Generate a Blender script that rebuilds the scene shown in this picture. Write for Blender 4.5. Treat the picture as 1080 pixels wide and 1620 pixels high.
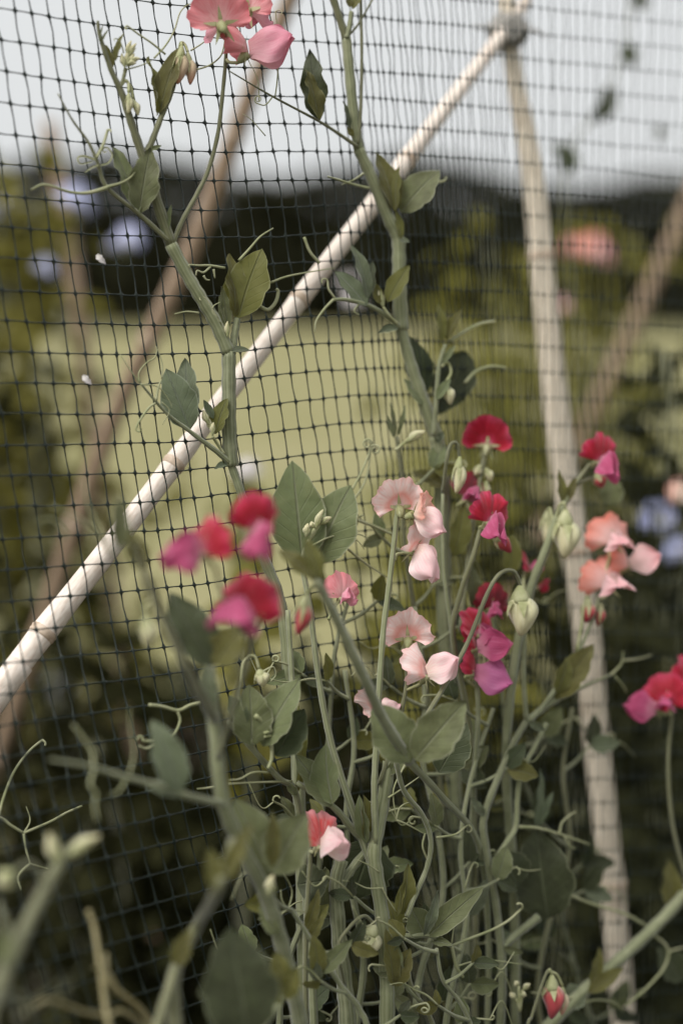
import bpy, math, random
from mathutils import Vector, Matrix, noise

for o in list(bpy.data.objects):
    bpy.data.objects.remove(o, do_unlink=True)
SC = bpy.context.scene
COL = SC.collection
rnd = random.Random(11)

# ------------------------------------------------------------------ camera
CAM_Z = 1.12
PITCH = math.radians(9.1)
FOCAL = 50.0
FPX = FOCAL / 36.0 * 1620.0
FOCUS = 0.925
cam_data = bpy.data.cameras.new("camera")
cam_data.lens = FOCAL
cam_data.sensor_fit = 'VERTICAL'
cam_data.sensor_height = 36.0
cam_data.clip_start = 0.02
cam_data.clip_end = 600.0
cam_data.dof.use_dof = True
cam_data.dof.focus_distance = FOCUS
cam_data.dof.aperture_fstop = 1.8
cam_data.dof.aperture_blades = 0
cam = bpy.data.objects.new("camera", cam_data)
COL.objects.link(cam)
cam.location = (0, 0, CAM_Z)
cam.rotation_euler = (math.radians(90) - PITCH, 0, 0)
SC.camera = cam
CAM = Vector((0, 0, CAM_Z))
R_ = Vector((1, 0, 0))
FW = Vector((0, math.cos(PITCH), -math.sin(PITCH)))
UP = Vector((0, math.sin(PITCH), math.cos(PITCH)))
BK = -FW

# ------------------------------------------------------------------ sky, sun, exposure
world = bpy.data.worlds.new("World")
SC.world = world
world.use_nodes = True
wn, wl = world.node_tree.nodes, world.node_tree.links
wn.clear()
wout = wn.new('ShaderNodeOutputWorld')
wbg = wn.new('ShaderNodeBackground')
sky = wn.new('ShaderNodeTexSky')
sky.sky_type = 'NISHITA'
sky.sun_disc = False
SUN_EL, SUN_AZ = math.radians(58), math.radians(-125)   # azimuth from +Y, clockwise: behind and left of the camera
sky.sun_elevation = SUN_EL
sky.sun_rotation = SUN_AZ
sky.dust_density = 4.0
sky.air_density = 1.0
hs = wn.new('ShaderNodeHueSaturation')
hs.inputs['Saturation'].default_value = 0.12
cl = wn.new('ShaderNodeMix')                             # an even, pale cloud cover over the clear sky
cl.data_type = 'RGBA'
cl.inputs[0].default_value = 0.85
cl.inputs[7].default_value = (3.70, 3.80, 3.82, 1)
wl.new(sky.outputs[0], hs.inputs['Color'])
wl.new(hs.outputs[0], cl.inputs[6])
wl.new(cl.outputs[2], wbg.inputs['Color'])
wbg.inputs['Strength'].default_value = 0.085
wl.new(wbg.outputs[0], wout.inputs[0])
sd = bpy.data.lights.new("sun", 'SUN')
sd.energy = 1.5
sd.angle = math.radians(35)
sd.color = (1.0, 0.965, 0.92)
sun = bpy.data.objects.new("sun", sd)
COL.objects.link(sun)
sdir = Vector((math.sin(SUN_AZ) * math.cos(SUN_EL), math.cos(SUN_AZ) * math.cos(SUN_EL), math.sin(SUN_EL)))
sun.rotation_euler = sdir.to_track_quat('Z', 'Y').to_euler()
sun.location = (-3, -3, 6)
SC.view_settings.view_transform = 'Standard'
SC.view_settings.look = 'None'
SC.view_settings.exposure = 1.3
SC.view_settings.gamma = 1.0
SC.view_settings.use_curve_mapping = False
SC.render.engine = 'CYCLES'
SC.cycles.use_denoising = True
SC.cycles.max_bounces = 6
SC.cycles.transparent_max_bounces = 4

# ------------------------------------------------------------------ pixel -> place
def netz(x, y):
    """distance of the hung net along the view axis: it runs away to the right, its foot swings out to the left"""
    xx = max(-250.0, min(1250.0, x))
    z = 1.0 / (1.163 - 0.000271 * xx)
    k = max(0.0, (y - 950.0) / 600.0)
    z *= 1.0 - 0.15 * min(k, 1.6) * max(0.0, min(1.0, 1.0 - xx / 480.0))
    return z

def PZ(x, y, z):
    return CAM + z * ((x - 540.0) / FPX * R_ - (y - 810.0) / FPX * UP + FW)

def PN(p):
    """pixel and offset from the net (metres, minus = on our side)"""
    x, y = p[0], p[1]
    d = p[2] if len(p) > 2 else -0.012
    return PZ(x, y, netz(x, y) + d)

def mpp(z):
    return z / FPX

# ------------------------------------------------------------------ materials
def new_mat(name):
    m = bpy.data.materials.new(name)
    m.use_nodes = True
    nt = m.node_tree
    nt.nodes.clear()
    return m, nt.nodes, nt.links

def ramp(n, stops):
    r = n.new('ShaderNodeValToRGB')
    cr = r.color_ramp
    while len(cr.elements) > 1:
        cr.elements.remove(cr.elements[-1])
    cr.elements[0].position = stops[0][0]
    cr.elements[0].color = (*stops[0][1], 1)
    for p, c in stops[1:]:
        e = cr.elements.new(p)
        e.color = (*c, 1)
    return r

def math_node(n, l, op, a, b=None, clamp=False):
    m = n.new('ShaderNodeMath')
    m.operation = op
    m.use_clamp = clamp
    for i, v in enumerate((a, b)):
        if v is None:
            continue
        if isinstance(v, (int, float)):
            m.inputs[i].default_value = v
        else:
            l.new(v, m.inputs[i])
    return m.outputs[0]

def mix_col(n, l, fac, a, b, mode='MIX'):
    m = n.new('ShaderNodeMix')
    m.data_type = 'RGBA'
    m.blend_type = mode
    for sock, v in ((0, fac), (6, a), (7, b)):
        if isinstance(v, (int, float)):
            m.inputs[sock].default_value = v
        elif isinstance(v, tuple):
            m.inputs[sock].default_value = (*v, 1)
        else:
            l.new(v, m.inputs[sock])
    return m.outputs[2]

def finish(n, l, col, rough, transl=0.0, tcol=None, bump=None, spec=0.35, sheen=0.0):
    out = n.new('ShaderNodeOutputMaterial')
    p = n.new('ShaderNodeBsdfPrincipled')
    if isinstance(col, tuple):
        p.inputs['Base Color'].default_value = (*col, 1)
    else:
        l.new(col, p.inputs['Base Color'])
    p.inputs['Roughness'].default_value = rough
    p.inputs['Specular IOR Level'].default_value = spec
    if sheen:
        p.inputs['Sheen Weight'].default_value = sheen
    if bump is not None:
        b = n.new('ShaderNodeBump')
        b.inputs['Strength'].default_value = bump[1]
        b.inputs['Distance'].default_value = bump[2]
        l.new(bump[0], b.inputs['Height'])
        l.new(b.outputs[0], p.inputs['Normal'])
    if transl > 0:
        t = n.new('ShaderNodeBsdfTranslucent')
        tc = tcol if tcol is not None else col
        if isinstance(tc, tuple):
            t.inputs['Color'].default_value = (*tc, 1)
        else:
            l.new(tc, t.inputs['Color'])
        mx = n.new('ShaderNodeMixShader')
        mx.inputs[0].default_value = transl
        l.new(p.outputs[0], mx.inputs[1])
        l.new(t.outputs[0], mx.inputs[2])
        l.new(mx.outputs[0], out.inputs[0])
    else:
        l.new(p.outputs[0], out.inputs[0])

def leaf_mat(name, base, vein, edge, transl=0.25, tcol=None, gloss=0.3):
    m, n, l = new_mat(name)
    uv = n.new('ShaderNodeUVMap')
    sp = n.new('ShaderNodeSeparateXYZ')
    l.new(uv.outputs[0], sp.inputs[0])
    u = math_node(n, l, 'ABSOLUTE', math_node(n, l, 'MULTIPLY', math_node(n, l, 'SUBTRACT', sp.outputs[0], 0.5), 2.0))
    v = sp.outputs[1]
    mid = math_node(n, l, 'SUBTRACT', 1.0, math_node(n, l, 'MULTIPLY', u, 14.0), True)
    q = math_node(n, l, 'SUBTRACT', v, math_node(n, l, 'MULTIPLY', math_node(n, l, 'POWER', u, 0.7), 0.30))
    sv = math_node(n, l, 'SINE', math_node(n, l, 'MULTIPLY', q, 46.0))
    sv = math_node(n, l, 'MULTIPLY', math_node(n, l, 'SUBTRACT', sv, 0.86, True), 4.0, True)
    sv = math_node(n, l, 'MULTIPLY', sv, 0.35)
    vn = math_node(n, l, 'MAXIMUM', mid, sv)
    geo = n.new('ShaderNodeNewGeometry')
    tx = n.new('ShaderNodeTexNoise')
    tx.inputs['Scale'].default_value = 140.0
    tx.inputs['Detail'].default_value = 4.0
    l.new(geo.outputs['Position'], tx.inputs['Vector'])
    tx2 = n.new('ShaderNodeTexNoise')
    tx2.inputs['Scale'].default_value = 55.0
    l.new(geo.outputs['Position'], tx2.inputs['Vector'])
    oi = n.new('ShaderNodeObjectInfo')
    hsv = n.new('ShaderNodeHueSaturation')
    l.new(math_node(n, l, 'ADD', math_node(n, l, 'MULTIPLY', oi.outputs['Random'], 0.55), 0.72), hsv.inputs['Value'])
    l.new(math_node(n, l, 'ADD', math_node(n, l, 'MULTIPLY', oi.outputs['Random'], 0.035), 0.482), hsv.inputs['Hue'])
    hsv.inputs['Color'].default_value = (*base, 1)
    c = hsv.outputs[0]
    c = mix_col(n, l, math_node(n, l, 'MULTIPLY', math_node(n, l, 'SUBTRACT', tx.outputs[0], 0.42, True), 1.6, True), c, tuple(x * 1.5 for x in base))
    c = mix_col(n, l, math_node(n, l, 'MULTIPLY', math_node(n, l, 'SUBTRACT', tx2.outputs[0], 0.62, True), 3.0, True), c, (base[0] * 1.9, base[1] * 1.8, base[2] * 1.9))
    c = mix_col(n, l, math_node(n, l, 'MULTIPLY', vn, 0.85), c, vein)
    ed = math_node(n, l, 'MULTIPLY', math_node(n, l, 'SUBTRACT', u, 0.915, True), 7.0, True)
    c = mix_col(n, l, ed, c, edge)
    h = math_node(n, l, 'SUBTRACT', math_node(n, l, 'ADD', math_node(n, l, 'MULTIPLY', tx.outputs[0], 0.6), math_node(n, l, 'MULTIPLY', tx2.outputs[0], 2.0)), vn)
    finish(n, l, c, 0.62, transl, tcol if tcol else None, (h, 0.8, 0.0011), gloss, gloss * 0.7)
    return m

def stem_mat(name, base, light):
    m, n, l = new_mat(name)
    geo = n.new('ShaderNodeNewGeometry')
    tx = n.new('ShaderNodeTexNoise')
    tx.inputs['Scale'].default_value = 90.0
    tx.inputs['Detail'].default_value = 5.0
    l.new(geo.outputs['Position'], tx.inputs['Vector'])
    uv = n.new('ShaderNodeUVMap')
    sp = n.new('ShaderNodeSeparateXYZ')
    l.new(uv.outputs[0], sp.inputs[0])
    st = math_node(n, l, 'SINE', math_node(n, l, 'MULTIPLY', sp.outputs[0], 50.0))
    st = math_node(n, l, 'MULTIPLY', math_node(n, l, 'ADD', st, 0.2, True), 0.45)
    oi = n.new('ShaderNodeObjectInfo')
    hsv = n.new('ShaderNodeHueSaturation')
    l.new(math_node(n, l, 'ADD', math_node(n, l, 'MULTIPLY', oi.outputs['Random'], 0.4), 0.8), hsv.inputs['Value'])
    hsv.inputs['Color'].default_value = (*base, 1)
    c = mix_col(n, l, st, hsv.outputs[0], light)
    c = mix_col(n, l, math_node(n, l, 'MULTIPLY', math_node(n, l, 'SUBTRACT', tx.outputs[0], 0.45, True), 1.8, True), c, light)
    finish(n, l, c, 0.55, 0.12, None, (math_node(n, l, 'ADD', tx.outputs[0], st), 0.5, 0.0008), 0.35, 0.35)
    return m

def petal_mat(name, stops, streak, transl=0.35):
    m, n, l = new_mat(name)
    uv = n.new('ShaderNodeUVMap')
    sp = n.new('ShaderNodeSeparateXYZ')
    l.new(uv.outputs[0], sp.inputs[0])
    geo = n.new('ShaderNodeNewGeometry')
    tx = n.new('ShaderNodeTexNoise')
    tx.inputs['Scale'].default_value = 95.0
    tx.inputs['Detail'].default_value = 4.0
    l.new(geo.outputs['Position'], tx.inputs['Vector'])
    wob = math_node(n, l, 'ADD', sp.outputs[1], math_node(n, l, 'MULTIPLY', math_node(n, l, 'SUBTRACT', tx.outputs[0], 0.5), 0.5), True)
    r = ramp(n, stops)
    l.new(wob, r.inputs[0])
    mp = n.new('ShaderNodeMapping')
    mp.inputs['Scale'].default_value = (26.0, 1.6, 1.0)
    l.new(uv.outputs[0], mp.inputs[0])
    t2 = n.new('ShaderNodeTexNoise')
    t2.inputs['Scale'].default_value = 1.6
    t2.inputs['Detail'].default_value = 3.0
    l.new(mp.outputs[0], t2.inputs['Vector'])
    sf = math_node(n, l, 'MULTIPLY', math_node(n, l, 'SUBTRACT', t2.outputs[0], 0.46, True), 4.2, True)
    c = mix_col(n, l, math_node(n, l, 'MULTIPLY', sf, 0.7), r.outputs[0], streak)
    finish(n, l, c, 0.55, transl, None, (t2.outputs[0], 0.5, 0.0008), 0.25, 0.4)
    return m

def plain_mat(name, base, alt, scale, rough=0.7, transl=0.0, bump=0.4, dist=0.002, spec=0.3):
    m, n, l = new_mat(name)
    geo = n.new('ShaderNodeNewGeometry')
    tx = n.new('ShaderNodeTexNoise')
    tx.inputs['Scale'].default_value = scale
    tx.inputs['Detail'].default_value = 6.0
    l.new(geo.outputs['Position'], tx.inputs['Vector'])
    r = ramp(n, [(0.34, base), (0.66, alt)])
    l.new(tx.outputs[0], r.inputs[0])
    finish(n, l, r.outputs[0], rough, transl, None, (tx.outputs[0], bump, dist), spec)
    return m

def bamboo_mat(name, base, alt, spot):
    m, n, l = new_mat(name)
    uv = n.new('ShaderNodeUVMap')
    mp = n.new('ShaderNodeMapping')
    mp.inputs['Scale'].default_value = (9.0, 5.0, 1.0)
    l.new(uv.outputs[0], mp.inputs[0])
    t = n.new('ShaderNodeTexNoise')
    t.inputs['Scale'].default_value = 2.4
    t.inputs['Detail'].default_value = 6.0
    l.new(mp.outputs[0], t.inputs['Vector'])
    r = ramp(n, [(0.3, alt), (0.62, base)])
    l.new(t.outputs[0], r.inputs[0])
    t2 = n.new('ShaderNodeTexNoise')
    t2.inputs['Scale'].default_value = 26.0
    t2.inputs['Detail'].default_value = 5.0
    geo = n.new('ShaderNodeNewGeometry')
    l.new(geo.outputs['Position'], t2.inputs['Vector'])
    f = math_node(n, l, 'MULTIPLY', math_node(n, l, 'SUBTRACT', t2.outputs[0], 0.55, True), 3.0, True)
    c = mix_col(n, l, f, r.outputs[0], spot)
    finish(n, l, c, 0.45, 0.0, None, (t.outputs[0], 0.4, 0.0012), 0.4)
    return m

M = {}
M['leaf_grey'] = leaf_mat('leaf_grey', (0.112, 0.128, 0.054), (0.23, 0.24, 0.15), (0.40, 0.40, 0.28), 0.20, (0.14, 0.15, 0.045))
M['leaf_olive'] = leaf_mat('leaf_olive', (0.115, 0.112, 0.028), (0.20, 0.205, 0.09), (0.36, 0.36, 0.20), 0.35, (0.17, 0.165, 0.025))
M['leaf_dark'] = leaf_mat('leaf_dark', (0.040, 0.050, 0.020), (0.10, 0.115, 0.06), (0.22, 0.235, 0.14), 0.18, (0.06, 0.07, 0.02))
M['leaf_blue'] = leaf_mat('leaf_blue', (0.100, 0.120, 0.066), (0.22, 0.25, 0.18), (0.36, 0.39, 0.30), 0.18, (0.11, 0.13, 0.06))
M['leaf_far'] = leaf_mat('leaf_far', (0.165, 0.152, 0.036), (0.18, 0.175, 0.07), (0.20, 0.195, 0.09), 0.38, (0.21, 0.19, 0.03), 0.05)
M['leaf_far_shaded'] = leaf_mat('leaf_far_shaded', (0.024, 0.025, 0.011), (0.045, 0.046, 0.02), (0.055, 0.055, 0.026), 0.2, (0.04, 0.04, 0.009), 0.0)  # darker copy of the far leaf, shade within the row put into its colour
M['stem'] = stem_mat('stem', (0.185, 0.202, 0.100), (0.37, 0.385, 0.24))
M['stem_olive'] = stem_mat('stem_olive', (0.140, 0.143, 0.068), (0.25, 0.25, 0.135))
M['tendril'] = plain_mat('tendril', (0.28, 0.30, 0.15), (0.42, 0.42, 0.26), 60, 0.5, 0.1)
M['dry'] = plain_mat('dry_stem', (0.27, 0.23, 0.11), (0.36, 0.32, 0.18), 60, 0.7)
M['calyx'] = plain_mat('calyx', (0.33, 0.35, 0.16), (0.50, 0.50, 0.30), 120, 0.55, 0.2)
M['pedicel'] = plain_mat('pedicel', (0.28, 0.25, 0.15), (0.30, 0.33, 0.17), 120, 0.55)
M['net'] = plain_mat('net_plastic', (0.010, 0.017, 0.014), (0.020, 0.028, 0.023), 200, 0.42, 0, 0.2, 0.0003)
M['cane_pale'] = bamboo_mat('cane_pale', (0.82, 0.74, 0.66), (0.68, 0.56, 0.47), (0.46, 0.34, 0.25))
M['cane_beige'] = bamboo_mat('cane_beige', (0.72, 0.64, 0.52), (0.56, 0.48, 0.37), (0.34, 0.26, 0.18))
M['cane_brown'] = bamboo_mat('cane_brown', (0.34, 0.245, 0.165), (0.26, 0.185, 0.125), (0.18, 0.125, 0.08))
M['cane_node'] = plain_mat('cane_node', (0.42, 0.31, 0.22), (0.66, 0.54, 0.43), 150, 0.6)
M['twine'] = plain_mat('twine', (0.26, 0.25, 0.23), (0.42, 0.40, 0.37), 300, 0.9)
M['soil'] = plain_mat('soil', (0.010, 0.008, 0.006), (0.026, 0.021, 0.015), 9, 1.0, 0, 0.8, 0.02, 0.0)
M['lawn'] = plain_mat('lawn', (0.205, 0.195, 0.090), (0.260, 0.240, 0.130), 0.7, 0.95, 0, 0.5, 0.03, 0.1)
M['hedge'] = plain_mat('hedge_leaf', (0.024, 0.025, 0.014), (0.046, 0.046, 0.026), 3, 1.0, 0.1, 0.4, 0.002, 0.0)
M['bark'] = plain_mat('bark', (0.05, 0.04, 0.03), (0.09, 0.075, 0.055), 12, 0.9)
# petals: colour from the claw (0) to the rim (1)
M['pale_s'] = petal_mat('petal_pale_banner', [(0.0, (0.90, 0.72, 0.70)), (0.34, (0.86, 0.36, 0.31)), (0.56, (0.92, 0.66, 0.62)), (0.8, (0.93, 0.76, 0.74)), (1.0, (0.90, 0.58, 0.55))], (0.86, 0.46, 0.42))
M['pale_w'] = petal_mat('petal_pale_wing', [(0.0, (0.92, 0.82, 0.70)), (0.45, (0.93, 0.76, 0.74)), (1.0, (0.90, 0.60, 0.62))], (0.86, 0.46, 0.50))
M['cream_s'] = petal_mat('petal_cream_banner', [(0.0, (0.88, 0.80, 0.58)), (0.45, (0.90, 0.76, 0.62)), (0.8, (0.88, 0.55, 0.44)), (1.0, (0.84, 0.38, 0.30))], (0.86, 0.48, 0.38))
M['salmon_s'] = petal_mat('petal_salmon_banner', [(0.0, (0.90, 0.68, 0.66)), (0.45, (0.88, 0.52, 0.48)), (0.85, (0.85, 0.33, 0.26)), (1.0, (0.83, 0.24, 0.17))], (0.84, 0.36, 0.30))
M['salmon_w'] = petal_mat('petal_salmon_wing', [(0.0, (0.90, 0.76, 0.70)), (0.5, (0.90, 0.62, 0.62)), (1.0, (0.86, 0.46, 0.48))], (0.86, 0.46, 0.48))
M['pink_s'] = petal_mat('petal_pink_banner', [(0.0, (0.86, 0.58, 0.56)), (0.5, (0.80, 0.36, 0.38)), (1.0, (0.76, 0.24, 0.27))], (0.72, 0.18, 0.21))
M['pink_w'] = petal_mat('petal_pink_wing', [(0.0, (0.84, 0.52, 0.54)), (0.5, (0.80, 0.40, 0.48)), (1.0, (0.74, 0.26, 0.36))], (0.70, 0.22, 0.32))
M['red_s'] = petal_mat('petal_crimson_banner', [(0.0, (0.72, 0.36, 0.44)), (0.18, (0.50, 0.03, 0.08)), (0.45, (0.36, 0.005, 0.018)), (0.75, (0.48, 0.010, 0.038)), (1.0, (0.58, 0.05, 0.12))], (0.24, 0.003, 0.012))
M['red_w'] = petal_mat('petal_magenta_wing', [(0.0, (0.68, 0.32, 0.40)), (0.4, (0.50, 0.075, 0.19)), (0.75, (0.40, 0.035, 0.12)), (1.0, (0.52, 0.08, 0.20))], (0.60, 0.16, 0.30))
M['dark_s'] = petal_mat('petal_dark_crimson', [(0.0, (0.30, 0.01, 0.03)), (0.5, (0.14, 0.004, 0.012)), (1.0, (0.30, 0.008, 0.025))], (0.08, 0.002, 0.006))
M['mauve_w'] = petal_mat('petal_mauve_wing', [(0.0, (0.60, 0.20, 0.30)), (0.5, (0.52, 0.14, 0.32)), (1.0, (0.48, 0.10, 0.26))], (0.58, 0.22, 0.40))
M['rose_s'] = petal_mat('petal_rose_banner', [(0.0, (0.84, 0.45, 0.45)), (0.3, (0.66, 0.06, 0.06)), (0.75, (0.68, 0.08, 0.08)), (1.0, (0.78, 0.30, 0.32))], (0.78, 0.35, 0.34))
M['lilac'] = petal_mat('petal_lilac', [(0.0, (0.66, 0.66, 0.76)), (1.0, (0.44, 0.48, 0.76))], (0.56, 0.58, 0.80))
M['white'] = petal_mat('petal_white', [(0.0, (0.80, 0.76, 0.70)), (1.0, (0.80, 0.74, 0.76))], (0.82, 0.78, 0.80))
M['bud_cream'] = petal_mat('bud_cream', [(0.0, (0.50, 0.50, 0.26)), (0.5, (0.68, 0.64, 0.40)), (1.0, (0.66, 0.60, 0.34))], (0.80, 0.76, 0.55), 0.2)
M['bud_red'] = petal_mat('bud_red', [(0.0, (0.66, 0.50, 0.36)), (0.3, (0.55, 0.10, 0.10)), (1.0, (0.30, 0.010, 0.022))], (0.45, 0.04, 0.07), 0.2)
M['bud_rose'] = petal_mat('bud_rose', [(0.0, (0.62, 0.58, 0.36)), (0.55, (0.64, 0.46, 0.32)), (1.0, (0.62, 0.26, 0.18))], (0.70, 0.50, 0.36), 0.2)

# ------------------------------------------------------------------ mesh helpers
def mesh_obj(name, verts, faces, mat, parent=None, uvs=None, smooth=True):
    me = bpy.data.meshes.new(name)
    me.from_pydata([tuple(v) for v in verts], [], faces)
    if uvs is not None:
        uvl = me.uv_layers.new(name="UVMap")
        for p in me.polygons:
            for li in p.loop_indices:
                uvl.data[li].uv = uvs[me.loops[li].vertex_index]
    if smooth:
        me.polygons.foreach_set('use_smooth', [True] * len(me.polygons))
    me.materials.append(M[mat] if isinstance(mat, str) else mat)
    o = bpy.data.objects.new(name, me)
    COL.objects.link(o)
    if parent is not None:
        attach(o, parent)
    return o

def attach(o, parent):
    o.parent = parent
    base = parent
    while base.parent is not None:
        base = base.parent
    o.matrix_parent_inverse = Matrix.Translation(-Vector(base.location)) if parent.parent is None else Matrix.Identity(4)

def thing(name, label, cat, loc, group=None):
    o = bpy.data.objects.new(name, None)
    o.empty_display_size = 0.05
    COL.objects.link(o)
    o.location = loc
    o['label'] = label
    o['category'] = cat
    if group:
        o['group'] = group
    return o

def catmull(pts, sub=6):
    out = []
    n = len(pts)
    for i in range(n - 1):
        p0 = pts[i - 1] if i > 0 else pts[i] * 2 - pts[i + 1]
        p1, p2 = pts[i], pts[i + 1]
        p3 = pts[i + 2] if i + 2 < n else pts[i + 1] * 2 - pts[i]
        for k in range(sub):
            t = k / sub
            out.append(0.5 * ((2 * p1) + (p2 - p0) * t + (2 * p0 - 5 * p1 + 4 * p2 - p3) * t * t + (3 * p1 - p0 - 3 * p2 + p3) * t ** 3))
    out.append(pts[-1].copy())
    return out

ROUND = [(math.cos(a * math.pi / 3), math.sin(a * math.pi / 3)) for a in range(6)]
WING = [(1.0, 0.0), (0.62, 0.13), (0.42, 0.40), (0.0, 0.50), (-0.42, 0.40), (-0.62, 0.13), (-1.0, 0.0), (-0.62, -0.13), (-0.42, -0.40), (0.0, -0.50), (0.42, -0.40), (0.62, -0.13)]

def sweep(path, radii, prof, ref=None, twist=0.0, verts=None, faces=None, uvs=None):
    """tube along a path; the profile's wide side lies across ref"""
    verts = [] if verts is None else verts
    faces = [] if faces is None else faces
    uvs = [] if uvs is None else uvs
    n, k = len(path), len(prof)
    b0 = len(verts)
    ref = ref or Vector((0.12, -1.0, 0.25))
    ln = 0.0
    prev = None
    for i, p in enumerate(path):
        t = (path[min(i + 1, n - 1)] - path[max(i - 1, 0)])
        if t.length < 1e-9:
            t = Vector((0, 0, 1))
        t.normalize()
        side = t.cross(ref)
        if side.length < 0.2:
            side = prev if prev is not None else t.orthogonal()
        side.normalize()
        if prev is not None and side.dot(prev) < 0:
            side = -side
        prev = side.copy()
        nor = side.cross(t).normalized()
        a = twist * i / max(1, n - 1)
        s2 = side * math.cos(a) + nor * math.sin(a)
        n2 = nor * math.cos(a) - side * math.sin(a)
        if i:
            ln += (p - path[i - 1]).length
        r = radii[i]
        for j, (cx, cy) in enumerate(prof):
            verts.append(p + s2 * (cx * r) + n2 * (cy * r))
            uvs.append((j / k, ln * 10))
    for i in range(n - 1):
        for j in range(k):
            a, b = b0 + i * k + j, b0 + i * k + (j + 1) % k
            faces.append((a, b, b + k, a + k))
    faces.append(tuple(b0 + j for j in reversed(range(k))))
    faces.append(tuple(b0 + (n - 1) * k + j for j in range(k)))
    return verts, faces, uvs

def lerp(a, b, t):
    return a + (b - a) * t

def interp(xs, ys, x):
    if x <= xs[0]:
        return ys[0] + (ys[1] - ys[0]) * (x - xs[0]) / (xs[1] - xs[0])
    for i in range(len(xs) - 1):
        if x <= xs[i + 1] or i == len(xs) - 2:
            return ys[i] + (ys[i + 1] - ys[i]) * (x - xs[i]) / (xs[i + 1] - xs[i])

# ------------------------------------------------------------------ plant parts
def stem(root, pts, w0, w1, mat='stem', winged=True, name='stem', to_ground=False, wob=0.0):
    """pts in pixels (+ offset from the net); w0, w1 the full widths in millimetres at the two ends"""
    P = [PN(p) for p in pts]
    if to_ground:
        a = P[0]
        d = (P[0] - P[1]).normalized()
        q = a + Vector((d.x * 0.12, d.y * 0.12 + 0.01, -0.18))
        g = Vector((a.x + d.x * 0.16 + rnd.uniform(-.02, .02), a.y + 0.02, -0.01))
        if q.z < 0.1:
            q.z = a.z * 0.5
        P = [g, q] + P
    path = catmull(P, 7)
    n = len(path)
    r = [lerp(w0, w1, (i / (n - 1)) ** 1.2) * (0.00062 if winged else 0.00053) * (1 + 0.06 * math.sin(i * 1.7)) for i in range(n)]
    v, f, u = sweep(path, r, WING if winged else ROUND, twist=rnd.uniform(-.5, .5) if winged else 0)
    return mesh_obj(name, v, f, mat, root, u)

def tendril(root, pts, w=1.2, curl=None, mat='tendril', end=0.45):
    """thin tube; curl = (radius px, turns, side) winds up its end"""
    pts = [(p[0], p[1], p[2] if len(p) > 2 else -0.014) for p in pts]
    P = [PN(p) for p in pts]
    if curl:
        r0, turns, sgn = curl
        a, b = P[-2], P[-1]
        d = (b - a)
        d = Vector((d.x, 0, d.z)).normalized()
        s = Vector((-d.z, 0, d.x)) * sgn
        r = r0 * mpp(0.92)
        c = b + s * r
        N = max(5, int(turns * 9))
        for k in range(1, N + 1):
            an = 2 * math.pi * turns * k / N
            rr = r * (1 - 0.45 * k / N)
            P.append(c - s * rr * math.cos(an) + d * rr * math.sin(an) + Vector((0, -0.0022 * k / 5, 0)))
    path = catmull(P, 5)
    n = len(path)
    rad = [0.0005 * w * lerp(1.0, end, i / (n - 1)) for i in range(n)]
    v, f, u = sweep(path, rad, ROUND[:6])
    return mesh_obj('tendril', v, f, mat, root, u)

def leaf_mesh(B, T, width, nrm, fold=0.25, bow=0.12, wave=0.05, kind='ovate', nl=12, nw=6, seed=0):
    """leaf blade from base B to tip T"""
    ax = T - B
    L = ax.length
    ax = ax / L
    side = ax.cross(nrm).normalized()
    nor = side.cross(ax).normalized()
    v, f, uv = [], [], []
    ph = seed * 1.7
    for i in range(nl + 1):
        t = i / nl
        if kind == 'ovate':
            w = math.sin(math.pi * min(1, t ** 0.80)) ** 0.80
            w = max(w, 0.05 if t < 0.5 else 0.0)
        else:
            w = math.sin(math.pi * t) ** 1.1
        w *= width * 0.5
        for j in range(nw + 1):
            s = -1 + 2 * j / nw
            wa = 1 + 1.5 * wave * (math.sin(t * 19 + ph + (2 if s > 0 else 0)) + 0.6 * math.sin(t * 37 + ph * 2)) * (abs(s) ** 3)
            x = s * w * wa
            z = fold * (abs(s) ** 1.5) * w + bow * L * (t * (1 - t)) * 2 - bow * L * 0.7 * t * t
            z += 1.7 * wave * L * 0.35 * (abs(s) ** 3) * math.sin(t * 15 + ph + (1.3 if s > 0 else 0))
            z += 0.015 * L * math.sin(t * 6 + ph) * s
            v.append(B + ax * (t * L) + side * x + nor * z)
            uv.append((0.5 + 0.5 * s, t))
    k = nw + 1
    for i in range(nl):
        for j in range(nw):
            a = i * k + j
            f.append((a, a + 1, a + k + 1, a + k))
    return v, f, uv

LEAF_N = [0]
def leaf(root, base, tip, width_px, mat='leaf_grey', tilt=(0.0, 0.0), fold=0.28, bow=0.10, wave=0.04, kind='ovate', name='leaf', dt=0.0):
    """a leaflet between two pixels; tilt turns its face (right, up); dt moves the tip away (+) or toward us (-)"""
    b = PN(base)
    td = (base[2] if len(base) > 2 else -0.012) + dt if len(tip) < 3 else tip[2]
    zt = netz(base[0], base[1]) + td
    t = PZ(tip[0], tip[1], zt)
    z = netz(base[0], base[1])
    LEAF_N[0] += 1
    nrm = (BK + R_ * tilt[0] + UP * tilt[1]).normalized()
    v, f, u = leaf_mesh(b, t, width_px * mpp(z) * 1.04, nrm, fold, bow, wave, kind, seed=LEAF_N[0])
    return mesh_obj(name, v, f, mat, root, u)

def frame(az, el, roll):
    az, el, roll = map(math.radians, (az, el, roll))
    F = (R_ * math.sin(az) + BK * math.cos(az)) * math.cos(el) + UP * math.sin(el)
    X = UP.cross(F)
    X.normalize()
    U = F.cross(X).normalized()
    Q = Matrix.Rotation(roll, 3, FW)      # clockwise in the picture
    return Q @ X, Q @ F, Q @ U

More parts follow.
